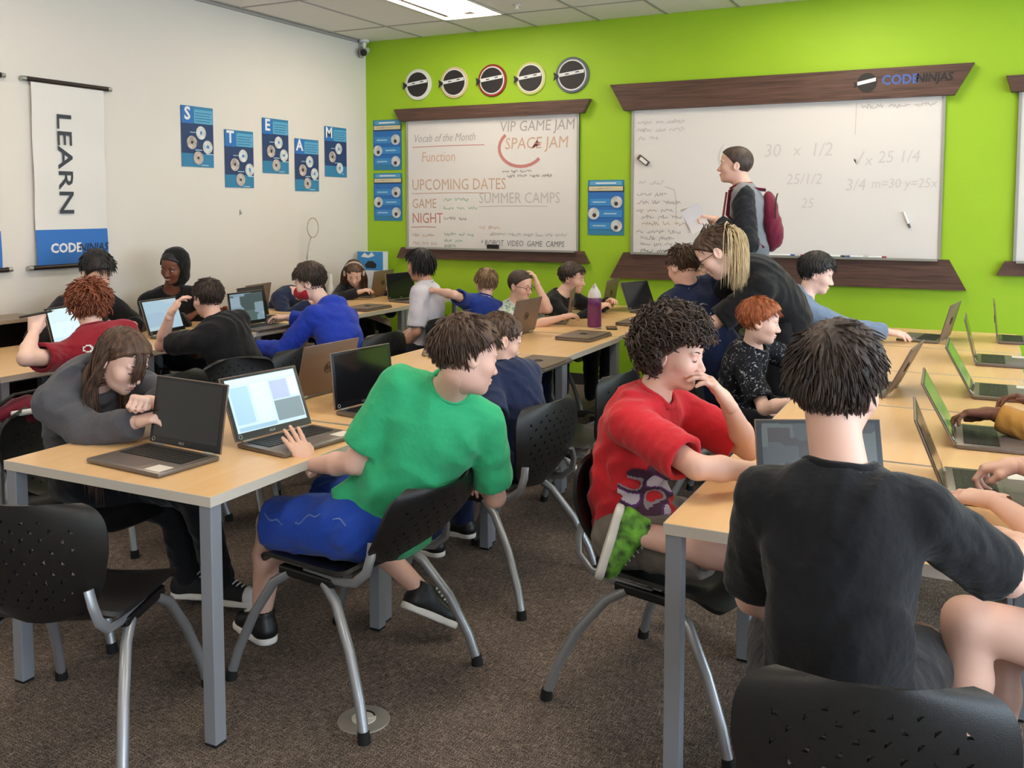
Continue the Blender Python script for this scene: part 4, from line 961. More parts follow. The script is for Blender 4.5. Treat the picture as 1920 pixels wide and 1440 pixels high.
        if k in ('tee', 'long'):
            m = 26; ax = nrm(hb-nk); e1 = nrm(lat-ax*np.dot(lat, ax)); e2 = np.cross(ax, e1); Rr = neckr*s*1.12+.013; tt = np.linspace(.09, -.07, 65)
            an = np.linspace(0, 2*PI, m)[:-1]; G = nk+fwd*.012+(np.cos(an)[:, None]*e1+np.sin(an)[:, None]*e2)[:, None, :]*Rr+ax*tt[None, :, None]
            dv = f(G.reshape(-1, 3).astype(f32)).reshape(len(an), len(tt)); hit = np.where((dv < 0).any(1), tt[np.argmax(dv < 0, axis=1)], np.nan); hit = np.where(np.isnan(hit), np.nanmean(hit) if np.isfinite(hit).any() else 0, hit)
            for _ in range(3): hit = .5*hit+.25*(np.roll(hit, 1)+np.roll(hit, -1))
            ring = (nk+fwd*.012+(np.cos(an)[:, None]*e1+np.sin(an)[:, None]*e2)*(Rr-.003)+ax*hit[:, None]); ring = np.vstack([ring, ring[:1]])[None]
            V, F = loft_locks(ring, np.full((1, m), .0095*s), 6, 1.0); skin_obj('collar', [(V, F)], top.get('collar', top['mat']), so)
    if bottom:
        k = bottom['kind']; x = bottom.get('x', .014)
        tp = [ell(pel-np.array([0, 0, .0]), A(.158*s*g+x, .125*s*g+x, .115*s+x), RP)]
        for S in ('L', 'R'):
            h, kn, a = J[S+'H'], J[S+'K'], J[S+'A']
            if k == 'shorts':
                e = lerp(h, kn, bottom.get('len', .86)); dr = nrm(kn-h); fs = cut(cone(h, kn, .088*s*g+x, .072*s+x), plane(e, dr), .005); fs = sub(fs, cone(e-dr*.04, e+dr*.06, .058*s+.006, .064*s+.008), .004); tp.append((fs, .02))
            else:
                tp.append((union([cone(h, kn, .086*s*g+x, .060*s+x), (cone(kn, lerp(kn, a, .93), .058*s+x, .044*s+x), .02)], .02), .03))
        f = union(tp, .03); f = wrinkle(f, .004, seed*5+2, .1*s)
        f = cut(f, plane(pel+up*.10*s, up), .01)
        lo, hi = bounds([pel, J['LH'], J['RH'], J['LK'], J['RK'], J['LA'], J['RA']], .15*s+.04)
        skin_obj('shorts' if k == 'shorts' else 'trousers', [surface(f, lo, hi, vc)], bottom['mat'], root)
    if shoes:
        for S in ('L', 'R'):
            a, k = J[S+'A'], J[S+'K']; sh = shoes.get(S, {}); fd = np.array(sh.get('dir', hf), float); fd = nrm(fd); un = np.array(sh.get('up', (0, 0, 1.0)), float); un = nrm(un-fd*np.dot(un, fd)); sd = np.cross(fd, un)
            q = s*.95; RS_ = np.stack([sd, fd, un], 1)
            up_ = union([cone((0, -.035, -.035), (0, .135, -.045), .040, .034), (cone((0, -.025, -.03), (0, -.018, .035), .041, .043), .03), (cone((0, .02, .0), (0, .11, -.035), .036, .030), .03)], .02)
            up_ = cut(up_, plane((0, 0, -.058), (0, 0, -1)), .004); up_ = sub(up_, cone((0, -.018, .03), (0, -.018, .07), .036, .038), .006); up_ = cut(up_, plane((0, 0, .045), (0, 0, 1)), .004)
            so_ = cut(cut(union([cone((0, -.035, -.066), (0, .055, -.066), .043, .044), (cone((0, .055, -.066), (0, .14, -.066), .047, .040), .01)], .01), plane((0, 0, -.052), (0, 0, 1)), .002), plane((0, 0, -.080), (0, 0, -1)), .002)
            vv = .0055 if near else .009
            Vu, Fu = surface(up_, (-.09, -.11, -.1), (.09, .21, .08), vv); Vs, Fs = surface(so_, (-.09, -.11, -.1), (.09, .21, -.03), vv)
            o = skin_obj('shoe', [(Vu*q@RS_.T+a, Fu)], sh.get('mat', shoes['mat']), root); skin_obj('sole', [(Vs*q@RS_.T+a, Fs)], sh.get('sole', shoes.get('sole', SHOE_SOLE)), o)
            if shoes.get('cap'):
                cp = cut(lambda P: up_(P)-f32(.003), plane((0, .118, 0), (0, -1, 0)), .003); Vc, Fc = surface(cp, (-.09, .09, -.1), (.09, .21, .05), vv); skin_obj('toe_cap', [(Vc*q@RS_.T+a, Fc)], SHOE_SOLE, o)
            if near or shoes.get('laces'):
                lp = np.array([[[-.026*(1-.1*i), .03+.017*i, .033-.009*i], [-.01, .037+.017*i, .041-.009*i], [.01, .037+.017*i, .041-.009*i], [.026*(1-.1*i), .03+.017*i, .033-.009*i]] for i in range(5)])
                V, F = loft_locks((lp.reshape(-1, 3)*q@RS_.T+a).reshape(5, 4, 3), np.full((5, 4), .0035), 5, .6); skin_obj('laces', [(V, F)], shoes.get('lace', P_white), o)
    root['_T'] = 0; del root['_T']
    if extra: extra(root, T, hs, J, dict(up=up, lat=lat, fwd=fwd, base=base, nk=nk, hd=hd, R3=R3))
    return root
# joint positions of each person, metres in the room
JT = {
  'green': dict(pel=(-1.760, 2.520, 0.560), nk=(-1.500, 2.537, 1.011), hd=(-1.402, 2.482, 1.140), LS=(-1.632, 2.448, 1.030), RS=(-1.420, 2.622, 0.901), LH=(-1.782, 2.437, 0.560), RH=(-1.738, 2.603, 0.560), LE=(-1.765, 2.385, 0.786), LW=(-2.000, 2.453, 0.732), LK=(-2.130, 2.420, 0.525), LA=(-2.228, 2.464, 0.150), RE=(-1.437, 2.730, 0.625), RW=(-1.611, 2.880, 0.695), RK=(-2.120, 2.700, 0.540), RA=(-1.800, 2.860, 0.170)),
  'buzz': dict(pel=(-1.720, 3.470, 0.550), nk=(-1.780, 3.479, 0.919), hd=(-1.800, 3.469, 1.041), LS=(-1.806, 3.353, 0.871), RS=(-1.739, 3.603, 0.875), LH=(-1.723, 3.394, 0.550), RH=(-1.717, 3.546, 0.550), LE=(-1.670, 3.192, 0.726), LW=(-1.620, 2.993, 0.645), LK=(-2.073, 3.355, 0.520), LA=(-2.073, 3.355, 0.172), RE=(-1.860, 3.797, 0.762), RW=(-2.050, 3.700, 0.820), RK=(-2.064, 3.610, 0.520), RA=(-2.064, 3.610, 0.172)),
  'curly': dict(pel=(-0.980, 2.860, 0.550), nk=(-0.930, 2.844, 0.990), hd=(-0.860, 2.850, 1.140), LS=(-0.915, 2.989, 0.941), RS=(-0.956, 2.703, 0.935), LH=(-0.965, 2.944, 0.550), RH=(-0.995, 2.776, 0.550), LE=(-0.656, 3.012, 0.814), LW=(-0.692, 2.852, 0.999), LK=(-0.661, 3.197, 0.447), LA=(-0.963, 3.336, 0.244), RE=(-0.710, 2.584, 0.856), RW=(-0.559, 2.775, 0.814), RK=(-0.596, 2.700, 0.577), RA=(-0.909, 2.620, 0.620)),
  'blackt': dict(pel=(-0.240, 1.980, 0.560), nk=(-0.245, 2.020, 1.031), hd=(-0.265, 2.080, 1.219), LS=(-0.392, 1.997, 0.976), RS=(-0.097, 2.034, 0.976), LH=(-0.329, 1.969, 0.560), RH=(-0.151, 1.991, 0.560), LE=(-0.445, 2.114, 0.705), LW=(-0.330, 2.220, 0.630), LK=(-0.420, 2.350, 0.550), LA=(-0.420, 2.350, 0.140), RE=(0.069, 2.216, 0.806), RW=(0.100, 2.420, 0.820), RK=(-0.100, 2.370, 0.550), RA=(-0.100, 2.370, 0.140)),
  'girl': dict(pel=(-3.100, 2.500, 0.550), nk=(-2.980, 2.404, 0.948), hd=(-2.840, 2.428, 1.028), LS=(-2.962, 2.554, 0.923), RS=(-3.027, 2.277, 0.876), LH=(-3.100, 2.586, 0.550), RH=(-3.100, 2.414, 0.550), LE=(-2.703, 2.600, 0.813), LW=(-2.640, 2.377, 0.900), LK=(-2.701, 2.640, 0.479), LA=(-2.660, 2.720, 0.100), RE=(-2.840, 2.283, 0.780), RW=(-2.640, 2.322, 0.842), RK=(-2.900, 2.721, 0.368), RA=(-2.823, 2.700, 0.100)),
  'maroon': dict(pel=(-3.820, 3.280, 0.550), nk=(-3.970, 3.204, 0.957), hd=(-4.050, 3.268, 1.092), LS=(-4.013, 3.087, 0.862), RS=(-3.891, 3.339, 0.954), LH=(-3.828, 3.193, 0.550), RH=(-3.812, 3.367, 0.550), LE=(-3.924, 2.812, 0.900), LW=(-4.088, 2.980, 0.993), LK=(-4.229, 3.170, 0.520), LA=(-4.229, 3.170, 0.122), RE=(-4.051, 3.537, 0.812), RW=(-4.300, 3.500, 0.820), RK=(-4.204, 3.460, 0.520), RA=(-4.204, 3.460, 0.122)),
  'boy5': dict(pel=(-3.780, 4.100, 0.550), nk=(-3.920, 3.997, 0.933), hd=(-3.980, 4.012, 1.068), LS=(-3.937, 3.882, 0.840), RS=(-3.869, 4.137, 0.934), LH=(-3.780, 4.017, 0.550), RH=(-3.780, 4.183, 0.550), LE=(-4.210, 3.870, 0.798), LW=(-4.080, 3.827, 0.995), LK=(-4.157, 3.962, 0.520), LA=(-4.157, 3.962, 0.143), RE=(-4.043, 4.320, 0.821), RW=(-4.280, 4.350, 0.820), RK=(-4.157, 4.238, 0.520), RA=(-4.157, 4.238, 0.143)),
  'mask': dict(pel=(-3.680, 4.880, 0.550), nk=(-3.860, 4.973, 0.910), hd=(-3.970, 4.910, 1.095), LS=(-3.868, 4.818, 0.885), RS=(-3.805, 5.103, 0.842), LH=(-3.683, 4.793, 0.550), RH=(-3.677, 4.967, 0.550), LE=(-4.030, 4.720, 0.663), LW=(-4.280, 4.750, 0.660), LK=(-4.083, 4.748, 0.520), LA=(-4.083, 4.748, 0.122), RE=(-4.073, 5.204, 0.786), RW=(-4.300, 5.100, 0.820), RK=(-4.072, 5.039, 0.520), RA=(-4.072, 5.039, 0.122)),
  'jacket': dict(pel=(-5.270, 4.200, 0.550), nk=(-5.220, 4.182, 1.015), hd=(-5.100, 4.180, 1.176), LS=(-5.225, 4.336, 0.966), RS=(-5.227, 4.032, 0.955), LH=(-5.270, 4.290, 0.550), RH=(-5.270, 4.110, 0.550), LE=(-5.144, 4.544, 0.766), LW=(-4.980, 4.350, 0.820), LK=(-4.860, 4.350, 0.520), LA=(-4.860, 4.350, 0.110), RE=(-5.181, 3.789, 0.784), RW=(-4.980, 3.950, 0.820), RK=(-4.860, 4.050, 0.520), RA=(-4.860, 4.050, 0.110)),
  'hood': dict(pel=(-5.270, 4.950, 0.550), nk=(-5.200, 4.872, 0.983), hd=(-5.100, 4.823, 1.173), LS=(-5.143, 5.015, 0.944), RS=(-5.274, 4.748, 0.917), LH=(-5.270, 5.038, 0.550), RH=(-5.270, 4.862, 0.550), LE=(-5.129, 5.145, 0.681), LW=(-4.920, 5.100, 0.820), LK=(-4.868, 5.097, 0.520), LA=(-4.868, 5.097, 0.118), RE=(-5.119, 4.671, 0.679), RW=(-4.950, 4.800, 0.820), RK=(-4.868, 4.803, 0.520), RA=(-4.868, 4.803, 0.118)),
  'girl7': dict(pel=(-5.270, 7.020, 0.550), nk=(-5.200, 7.143, 0.846), hd=(-5.100, 6.943, 0.992), LS=(-5.173, 7.240, 0.746), RS=(-5.247, 7.010, 0.859), LH=(-5.270, 7.099, 0.550), RH=(-5.270, 6.941, 0.550), LE=(-4.992, 7.366, 0.601), LW=(-5.000, 7.300, 0.820), LK=(-4.909, 7.152, 0.520), LA=(-4.909, 7.152, 0.159), RE=(-5.195, 6.773, 0.754), RW=(-5.000, 6.868, 0.827), RK=(-4.909, 6.888, 0.520), RA=(-4.909, 6.888, 0.159)),
  'slump': dict(pel=(-5.280, 6.100, 0.550), nk=(-5.120, 6.110, 0.885), hd=(-4.980, 6.192, 0.884), LS=(-5.143, 6.245, 0.837), RS=(-5.140, 5.972, 0.844), LH=(-5.280, 6.181, 0.550), RH=(-5.280, 6.019, 0.550), LE=(-4.951, 6.410, 0.741), LW=(-4.800, 6.250, 0.820), LK=(-4.911, 6.235, 0.520), LA=(-4.911, 6.235, 0.151), RE=(-4.959, 5.830, 0.702), RW=(-4.850, 6.000, 0.820), RK=(-4.911, 5.965, 0.520), RA=(-4.911, 5.965, 0.151)),
  'white': dict(pel=(-3.620, 5.700, 0.560), nk=(-3.580, 5.745, 1.025), hd=(-3.620, 5.717, 1.172), LS=(-3.547, 5.606, 0.985), RS=(-3.621, 5.875, 0.965), LH=(-3.573, 5.632, 0.560), RH=(-3.667, 5.768, 0.560), LE=(-3.535, 5.535, 0.718), LW=(-3.720, 5.583, 0.575), LK=(-3.850, 5.371, 0.530), LA=(-3.850, 5.371, 0.153), RE=(-3.710, 5.923, 0.708), RW=(-3.850, 5.750, 0.620), RK=(-4.008, 5.597, 0.530), RA=(-4.008, 5.597, 0.153)),
  'blue9': dict(pel=(-3.200, 5.750, 0.550), nk=(-3.180, 5.880, 0.930), hd=(-3.200, 5.950, 1.039), LS=(-3.264, 5.778, 0.922), RS=(-3.101, 5.953, 0.853), LH=(-3.273, 5.737, 0.550), RH=(-3.127, 5.763, 0.550), LE=(-3.231, 5.544, 0.991), LW=(-3.432, 5.614, 1.007), LK=(-3.380, 6.060, 0.520), LA=(-3.380, 6.060, 0.184), RE=(-3.137, 6.035, 0.620), RW=(-3.330, 6.115, 0.671), RK=(-3.137, 6.102, 0.520), RA=(-3.137, 6.102, 0.184)),
  'patt': dict(pel=(-3.050, 6.050, 0.550), nk=(-3.020, 6.022, 0.874), hd=(-2.960, 6.022, 1.028), LS=(-3.012, 6.154, 0.838), RS=(-3.037, 5.898, 0.818), LH=(-3.043, 6.126, 0.550), RH=(-3.057, 5.974, 0.550), LE=(-2.760, 6.065, 0.864), LW=(-2.840, 6.055, 1.033), LK=(-2.692, 6.147, 0.520), LA=(-2.692, 6.147, 0.172), RE=(-2.788, 5.865, 0.771), RW=(-2.620, 6.000, 0.820), RK=(-2.714, 5.893, 0.520), RA=(-2.714, 5.893, 0.172)),
  'black11': dict(pel=(-2.980, 6.720, 0.550), nk=(-2.920, 6.656, 0.914), hd=(-2.840, 6.700, 1.039), LS=(-2.912, 6.799, 0.887), RS=(-2.943, 6.530, 0.845), LH=(-2.973, 6.801, 0.550), RH=(-2.987, 6.639, 0.550), LE=(-2.767, 6.991, 0.766), LW=(-2.600, 6.850, 0.850), LK=(-2.601, 6.822, 0.520), LA=(-2.601, 6.822, 0.151), RE=(-2.728, 6.436, 0.713), RW=(-2.600, 6.600, 0.820), RK=(-2.624, 6.553, 0.520), RA=(-2.624, 6.553, 0.151)),
  'bun': dict(pel=(-1.340, 5.380, 0.560), nk=(-1.500, 5.227, 1.138), hd=(-1.530, 5.217, 1.254), LS=(-1.583, 5.143, 1.035), RS=(-1.389, 5.338, 1.141), LH=(-1.384, 5.304, 0.560), RH=(-1.296, 5.456, 0.560), LE=(-1.754, 5.244, 0.823), LW=(-1.900, 5.450, 0.820), LK=(-1.757, 5.453, 0.530), LA=(-1.757, 5.453, 0.132), RE=(-1.601, 5.537, 0.923), RW=(-1.850, 5.700, 0.820), RK=(-1.612, 5.705, 0.530), RA=(-1.612, 5.705, 0.132)),
  'blond': dict(pel=(-1.500, 5.750, 0.600), nk=(-1.540, 5.747, 1.073), hd=(-1.540, 5.728, 1.191), LS=(-1.536, 5.626, 1.028), RS=(-1.536, 5.869, 1.030), LH=(-1.500, 5.678, 0.600), RH=(-1.500, 5.822, 0.600), LE=(-1.616, 5.586, 0.812), LW=(-1.808, 5.650, 0.845), LK=(-1.828, 5.630, 0.570), LA=(-1.828, 5.630, 0.242), RE=(-1.616, 5.909, 0.814), RW=(-1.808, 5.845, 0.846), RK=(-1.828, 5.870, 0.570), RA=(-1.828, 5.870, 0.242)),
  'woman': dict(pel=(-0.980, 5.360, 0.970), nk=(-1.150, 5.120, 1.247), hd=(-1.266, 4.960, 1.351), LS=(-1.043, 5.039, 1.164), RS=(-1.212, 5.266, 1.257), LH=(-0.965, 5.273, 0.970), RH=(-0.995, 5.447, 0.970), LE=(-1.259, 4.957, 0.981), LW=(-1.500, 4.950, 0.900), LK=(-1.000, 5.280, 0.500), LA=(-0.920, 5.300, 0.080), RE=(-1.362, 5.315, 1.009), RW=(-1.550, 5.200, 0.880), RK=(-1.030, 5.480, 0.500), RA=(-0.950, 5.500, 0.080)),
  'man': dict(pel=(-1.440, 6.500, 1.140), nk=(-1.484, 6.500, 1.726), hd=(-1.546, 6.500, 1.881), LS=(-1.450, 6.332, 1.667), RS=(-1.509, 6.668, 1.662), LH=(-1.422, 6.401, 1.140), RH=(-1.458, 6.599, 1.140), LE=(-1.392, 6.244, 1.348), LW=(-1.629, 6.300, 1.508), LK=(-1.450, 6.400, 0.600), LA=(-1.400, 6.400, 0.080), RE=(-1.477, 6.772, 1.345), RW=(-1.660, 6.550, 1.300), RK=(-1.500, 6.620, 0.600), RA=(-1.500, 6.620, 0.080)),
  'hood17': dict(pel=(-1.060, 6.050, 0.560), nk=(-0.990, 6.055, 1.020), hd=(-0.920, 6.081, 1.175), LS=(-1.028, 6.199, 0.970), RS=(-0.968, 5.910, 0.964), LH=(-1.060, 6.137, 0.560), RH=(-1.060, 5.963, 0.560), LE=(-0.948, 6.379, 0.757), LW=(-0.720, 6.300, 0.830), LK=(-0.662, 6.196, 0.530), LA=(-0.662, 6.196, 0.132), RE=(-0.729, 6.030, 0.847), RW=(-0.520, 6.171, 0.825), RK=(-0.662, 5.904, 0.530), RA=(-0.662, 5.904, 0.132)),
  'red18': dict(pel=(-1.080, 4.820, 0.550), nk=(-1.020, 4.716, 0.889), hd=(-0.970, 4.667, 1.032), LS=(-1.033, 4.853, 0.884), RS=(-1.023, 4.606, 0.806), LH=(-1.080, 4.897, 0.550), RH=(-1.080, 4.744, 0.550), LE=(-0.867, 5.021, 0.787), LW=(-0.700, 4.880, 0.820), LK=(-0.732, 4.948, 0.520), LA=(-0.732, 4.948, 0.172), RE=(-0.901, 4.455, 0.642), RW=(-0.720, 4.350, 0.714), RK=(-0.732, 4.692, 0.520), RA=(-0.732, 4.692, 0.172)),
  'tan': dict(pel=(0.620, 4.020, 0.550), nk=(0.460, 4.000, 1.030), hd=(0.380, 3.980, 1.210), LS=(0.479, 3.850, 0.972), RS=(0.475, 4.154, 0.984), LH=(0.620, 3.930, 0.550), RH=(0.620, 4.110, 0.550), LE=(0.291, 3.722, 0.777), LW=(0.047, 3.775, 0.850), LK=(0.210, 3.870, 0.520), LA=(0.210, 3.870, 0.110), RE=(0.432, 4.353, 0.763), RW=(0.200, 4.250, 0.820), RK=(0.210, 4.170, 0.520), RA=(0.210, 4.170, 0.110)),
  'knee': dict(pel=(0.500, 2.500, 0.560), nk=(0.440, 2.620, 1.040), hd=(0.400, 2.660, 1.220), LS=(0.367, 2.479, 1.009), RS=(0.526, 2.734, 0.965), LH=(0.523, 2.413, 0.560), RH=(0.477, 2.587, 0.560), LE=(0.211, 2.559, 0.765), LW=(0.047, 2.753, 0.820), LK=(-0.002, 2.300, 0.663), LA=(-0.002, 2.300, 0.253), RE=(0.358, 2.945, 0.834), RW=(0.106, 3.003, 0.860), RK=(0.065, 2.539, 0.530), RA=(0.065, 2.539, 0.120)),
}
K = {k: cloth(k, c) for k, c in dict(green=(58, 184, 126), shorts_blue=(36, 74, 176), red=(206, 42, 52), black=(24, 24, 27), charcoal=(36, 36, 40), grey=(84, 84, 90), maroon=(142, 28, 44), blue=(36, 62, 176), navy=(32, 42, 74), white=(222, 216, 222),
      royal=(30, 56, 140), slate=(122, 140, 166), khaki=(150, 138, 120), denim=(44, 54, 84), mustard=(178, 128, 60), jacket=(34, 35, 40), hoodblack=(18, 18, 20), camo=(120, 112, 104)).items()}
def blotch(name, a, b, c, scale, thr=(.45, .55, .62)):
    m, N, Lk, P = nt('cloth_'+name); P.inputs['Roughness'].default_value = .85; P.inputs['Specular IOR Level'].default_value = .2
    tc = N.new('ShaderNodeTexCoord'); z = N.new('ShaderNodeTexNoise'); z.inputs['Scale'].default_value = scale; z.inputs['Detail'].default_value = 4; z.inputs['Distortion'].default_value = 1.5
    Lk.new(tc.outputs['Object'], z.inputs['Vector']); r = N.new('ShaderNodeValToRGB'); r.color_ramp.interpolation = 'CONSTANT'
    e = r.color_ramp.elements; e[0].color = rgb(srgb(*a)); e[1].position = thr[1]; e[1].color = rgb(srgb(*b)); q = e.new(thr[2]); q.color = rgb(srgb(*c))
    Lk.new(z.outputs['Fac'], r.inputs['Fac']); Lk.new(r.outputs['Color'], P.inputs['Base Color']); return m
K['palm'] = blotch('palm_print', (206, 214, 204), (112, 150, 146), (176, 190, 150), 22); K['speckle'] = blotch('speckle', (22, 24, 30), (30, 32, 40), (168, 170, 176), 48, (.4, .5, .62)); K['raglan'] = cloth('raglan_grey', (132, 134, 140))
M_khaki = K['khaki']
Z3 = np.array([0, 0, 1.0])
def strip(pts, r, T, hs, name, m, parent, n=6, flat=1.0):
    pts = np.array([pts], float); V, F = loft_locks(T((pts*hs).reshape(-1, 3)).reshape(pts.shape), np.full(pts.shape[:2], r*hs), n, flat); return skin_obj(name, [(V, F)], m, parent)
def glasses(root, T, hs, J, D, m=None):
    g = bpy.data.objects.new('glasses', None); C.objects.link(g); g.parent = root
    m = m or mat('glasses_dark', srgb(40, 30, 30), .3)
    for s in (-1, 1):
        strip([(s*.032+.022*math.cos(t), .097, -.002+.016*math.sin(t)) for t in np.linspace(0, 2*PI, 18)], .0016, T, hs, 'rim', m, g); strip([(s*.053, .095, .003), (s*.074, .06, .006), (s*.079, -.005, .0), (s*.078, -.02, -.012)], .0018, T, hs, 'temple', m, g)
    strip([(-.011, .099, .0), (0, .101, .002), (.011, .099, .0)], .0016, T, hs, 'bridge', m, g)
def face_mask(root, T, hs, J, D):
    f = union([ell((0, .030, -.058), (.064, .076, .054)), (ell((0, .075, -.05), (.038, .050, .044)), .02)], .02); f = cut(f, plane((0, .05, -.012), (0, -.25, 1)), .004); f = cut(f, plane((0, .012, 0), (0, -1, 0)), .004)
    V, F = surface(f, (-.09, -.02, -.14), (.09, .15, .03), .006); o = skin_obj('face_mask', [(T(V*hs), F)], cloth('mask_red', (170, 36, 50)), root)
    for s in (-1, 1): strip([(s*.058, .03, -.03), (s*.076, .0, -.005), (s*.08, -.028, .005)], .0025, T, hs, 'ear_loop', cloth('mask_red', (0, 0, 0)), o)
def headphones(root, T, hs, J, D):
    o = strip([(.088*math.cos(t), -.005, .03+.098*math.sin(t)) for t in np.linspace(0, PI, 16)], .009, T, hs, 'headphones', mat('headphones_cream', srgb(206, 184, 166), .5), root, 8)
    for s in (-1, 1):
        b = MB(); b.lathe([(.02, -.012), (.036, -.008), (.038, .008), (.026, .014)], 16, axis='x'); V = np.array(b.v)*A(s, 1, 1)+A(s*.088, -.01, .0); skin_obj('ear_cup', [(T(V*hs), b.f)], mat('headphones_cream', (0, 0, 0)), o)
def hood_up(root, T, hs, J, D):
    f = sub(union([ell((0, -.022, .03), (.096, .112, .108)), (ell((0, -.03, -.07), (.088, .085, .09)), .05)], .05), ell((0, .035, .0), (.070, .1, .105)), .01); f = cut(f, plane((0, .062, .0), (0, 1, -.25)), .01)
    V, F = surface(wrinkle(f, .003, 5, .07), (-.13, -.17, -.19), (.13, .13, .17), .009); skin_obj('hood', [(T(V*hs), F)], K['hoodblack'], root)
    V = T(np.array([[-.014+.007*i, .094, -.066] for i in range(5)])*hs); strip([(-.016, .092, -.062), (-.008, .0945, -.0655), (0, .0955, -.0665), (.008, .0945, -.0655), (.016, .092, -.062)], .0045, T, hs, 'teeth', P_white, root, 6, .7)
from mathutils.bvhtree import BVHTree
def decal(root, part, c, n, right, w, h, mask, mats, name='print', step=.006):
    """flat print following the cloth: cells of a small grid, laid onto the garment from outside"""
    sh = [q for q in root.children if q.name.startswith(part)][0]; base = np.array(root.location); me = sh.data
    V = np.empty(len(me.vertices)*3); me.vertices.foreach_get('co', V); bv = BVHTree.FromPolygons(V.reshape(-1, 3).tolist(), [tuple(p.vertices) for p in me.polygons])
    n = nrm(n); right = nrm(np.asarray(right)-n*np.dot(right, n)); up = np.cross(n, right); up = up if up[2] > 0 else -up; c = np.asarray(c)-base
    nx, ny = int(w/step), int(h/step); P = {}; b = MB()
    def pt(i, j):
        if (i, j) not in P:
            o = c+right*(i/nx-.5)*w+up*(j/ny-.5)*h; hit = bv.ray_cast(Vector(o+n*.4), Vector(-n), .8)
            P[(i, j)] = None if hit[0] is None else (len(b.v), b.v.append(tuple(hit[0]+hit[1]*.0025)))[0]
        return P[(i, j)]
    for i in range(nx):
        for j in range(ny):
            k = mask((i+.5)/nx*2-1, (j+.5)/ny*2-1)
            if k is None: continue
            q = [pt(i, j), pt(i+1, j), pt(i+1, j+1), pt(i, j+1)]
            if None in q: continue
            b.f.append(tuple(q)); b.mi.append(k)
    if b.f: b.build(name, mats, sh, smooth=True, fix=False)
JO = {k: {q: np.array(p) for q, p in v.items()} for k, v in JT.items()}

def fringe(root, T, hs, J, D):
    rs = np.random.RandomState(2); L = []
    for k in range(46):
        x = -.052+.06*rs.rand(); e = rs.rand(); L.append([(x+.01, .060, .088), (x, .085, .070), (x-.004*e, .098, .045), (x-.006+.01*e, .104, .015), (x+.004*e, .106, -.012-.012*e), (x+.012*e, .107, -.03-.015*e)])
    P = np.array(L)+rs.randn(46, 1, 3)*.002; V, F = loft_locks(T((P*hs).reshape(-1, 3)).reshape(P.shape), np.full(P.shape[:2], .0028)*np.array([1, 1, 1, .9, .7, .1])[None], 4, .6)
    hr = [q for q in root.children if q.name.startswith('hair')][0]; skin_obj('fringe', [(V, F)], HAIR['longbrown'], hr)
# --- foreground
def green_extra(root, T, hs, J, D): pass
green = person('boy in green T-shirt twisting round on his chair, brown hair, blue shorts', JO['green'], s=.95, girth=1.12, skin='fair', hair=('short', 'brown', dict(th=.017, top=.008, n=1500, length=.055, r=.0036, nape=-.085)), yaw=52, pitch=14, roll=-8, hs=.97, near=True, hunch=.025, seed=4,
       top=dict(kind='tee', mat=K['green'], sleeve=.80, x=.016, wr=.0095, wl=.13, hem=.10), bottom=dict(kind='shorts', mat=K['shorts_blue'], x=.020, len=1.0), shoes=dict(mat=M_black, R=dict(dir=(.55, .5, -.4), up=(-.3, .1, 1)), L=dict(dir=(-.8, .25, 0))),
       hands=dict(L=('spread', (-.62, .18, .62), (.75, -.35, .45)), R=('relax', None, None)), neckr=.054)
curly = person('curly dark-haired boy in red T-shirt leaning on his hand at the table', JO['curly'], s=.95, girth=.98, skin='fair', hair=('curly', 'dark', dict(th=.030, top=.018, n=1500, length=.042, r=.0042, curl=.95, turns=1.9, line=.086, nape=-.085)), yaw=-2, pitch=10, roll=0, hs=.97, near=True, hunch=.06, seed=6, mouth=.02, eyes='closed',
       top=dict(kind='tee', mat=K['red'], sleeve=.85, x=.018, wr=.009, wl=.12, hem=.10), bottom=dict(kind='shorts', mat=K['camo'], x=.02, len=.72), shoes=dict(mat=M_black, lace=P_white, R=dict(dir=(-.2, -.3, -.93), up=(.85, .4, .2), mat=mat('sneaker_lime', srgb(140, 220, 70), .6, col2=srgb(24, 30, 24), var=.1, scale=26)), L=dict(dir=(-.8, -.3, -.35), up=(0, -.5, .8))),
       hands=dict(R=('relax', (1, .2, 0), (0, -.2, 1)), L=('relax', (-.5, -.3, .75), (.8, .3, .4))))
person('boy in plain black T-shirt seated with his back to the camera, lower right', JO['blackt'], s=1.0, girth=.92, skin='fair', hair=('short', 'dark', dict(th=.017, top=.012, n=1600, length=.055, r=.0036, nape=-.105)), yaw=70, pitch=6, roll=4, hs=1.0, near=True, hunch=.05, seed=9,
       top=dict(kind='tee', mat=K['black'], sleeve=.84, x=.018, wr=.009, wl=.14, hem=.12), bottom=dict(kind='shorts', mat=K['charcoal']), shoes=dict(mat=M_black), hands=dict(R=('press', (-.2, 1, -.1), None)), neckr=.052)
person('girl with long brown hair and grey hoodie bent over the near table', JO['girl'], s=.95, girth=1.0, skin='pale', hair=('long', 'longbrown', dict(n=1500, length=.46, k=15, r=.0038, th=.012, nape=-.10, droop=.6, line=.082)), yaw=3, pitch=28, roll=-6, hs=.97, near=True, hunch=.07, seed=11, eyes='closed',
       top=dict(kind='hoodie', mat=K['grey'], x=.022, wr=.010, wl=.12, cuff=.9), bottom=dict(kind='pants', mat=K['black']), shoes=dict(mat=mat('canvas_black', srgb(26, 26, 28), .8), laces=True, cap=True, R=dict(dir=(.85, .35, 0)), L=dict(dir=(.9, .2, 0))), hands=dict(L=('fist', None, None), R=('relax', None, None)), extra=fringe)
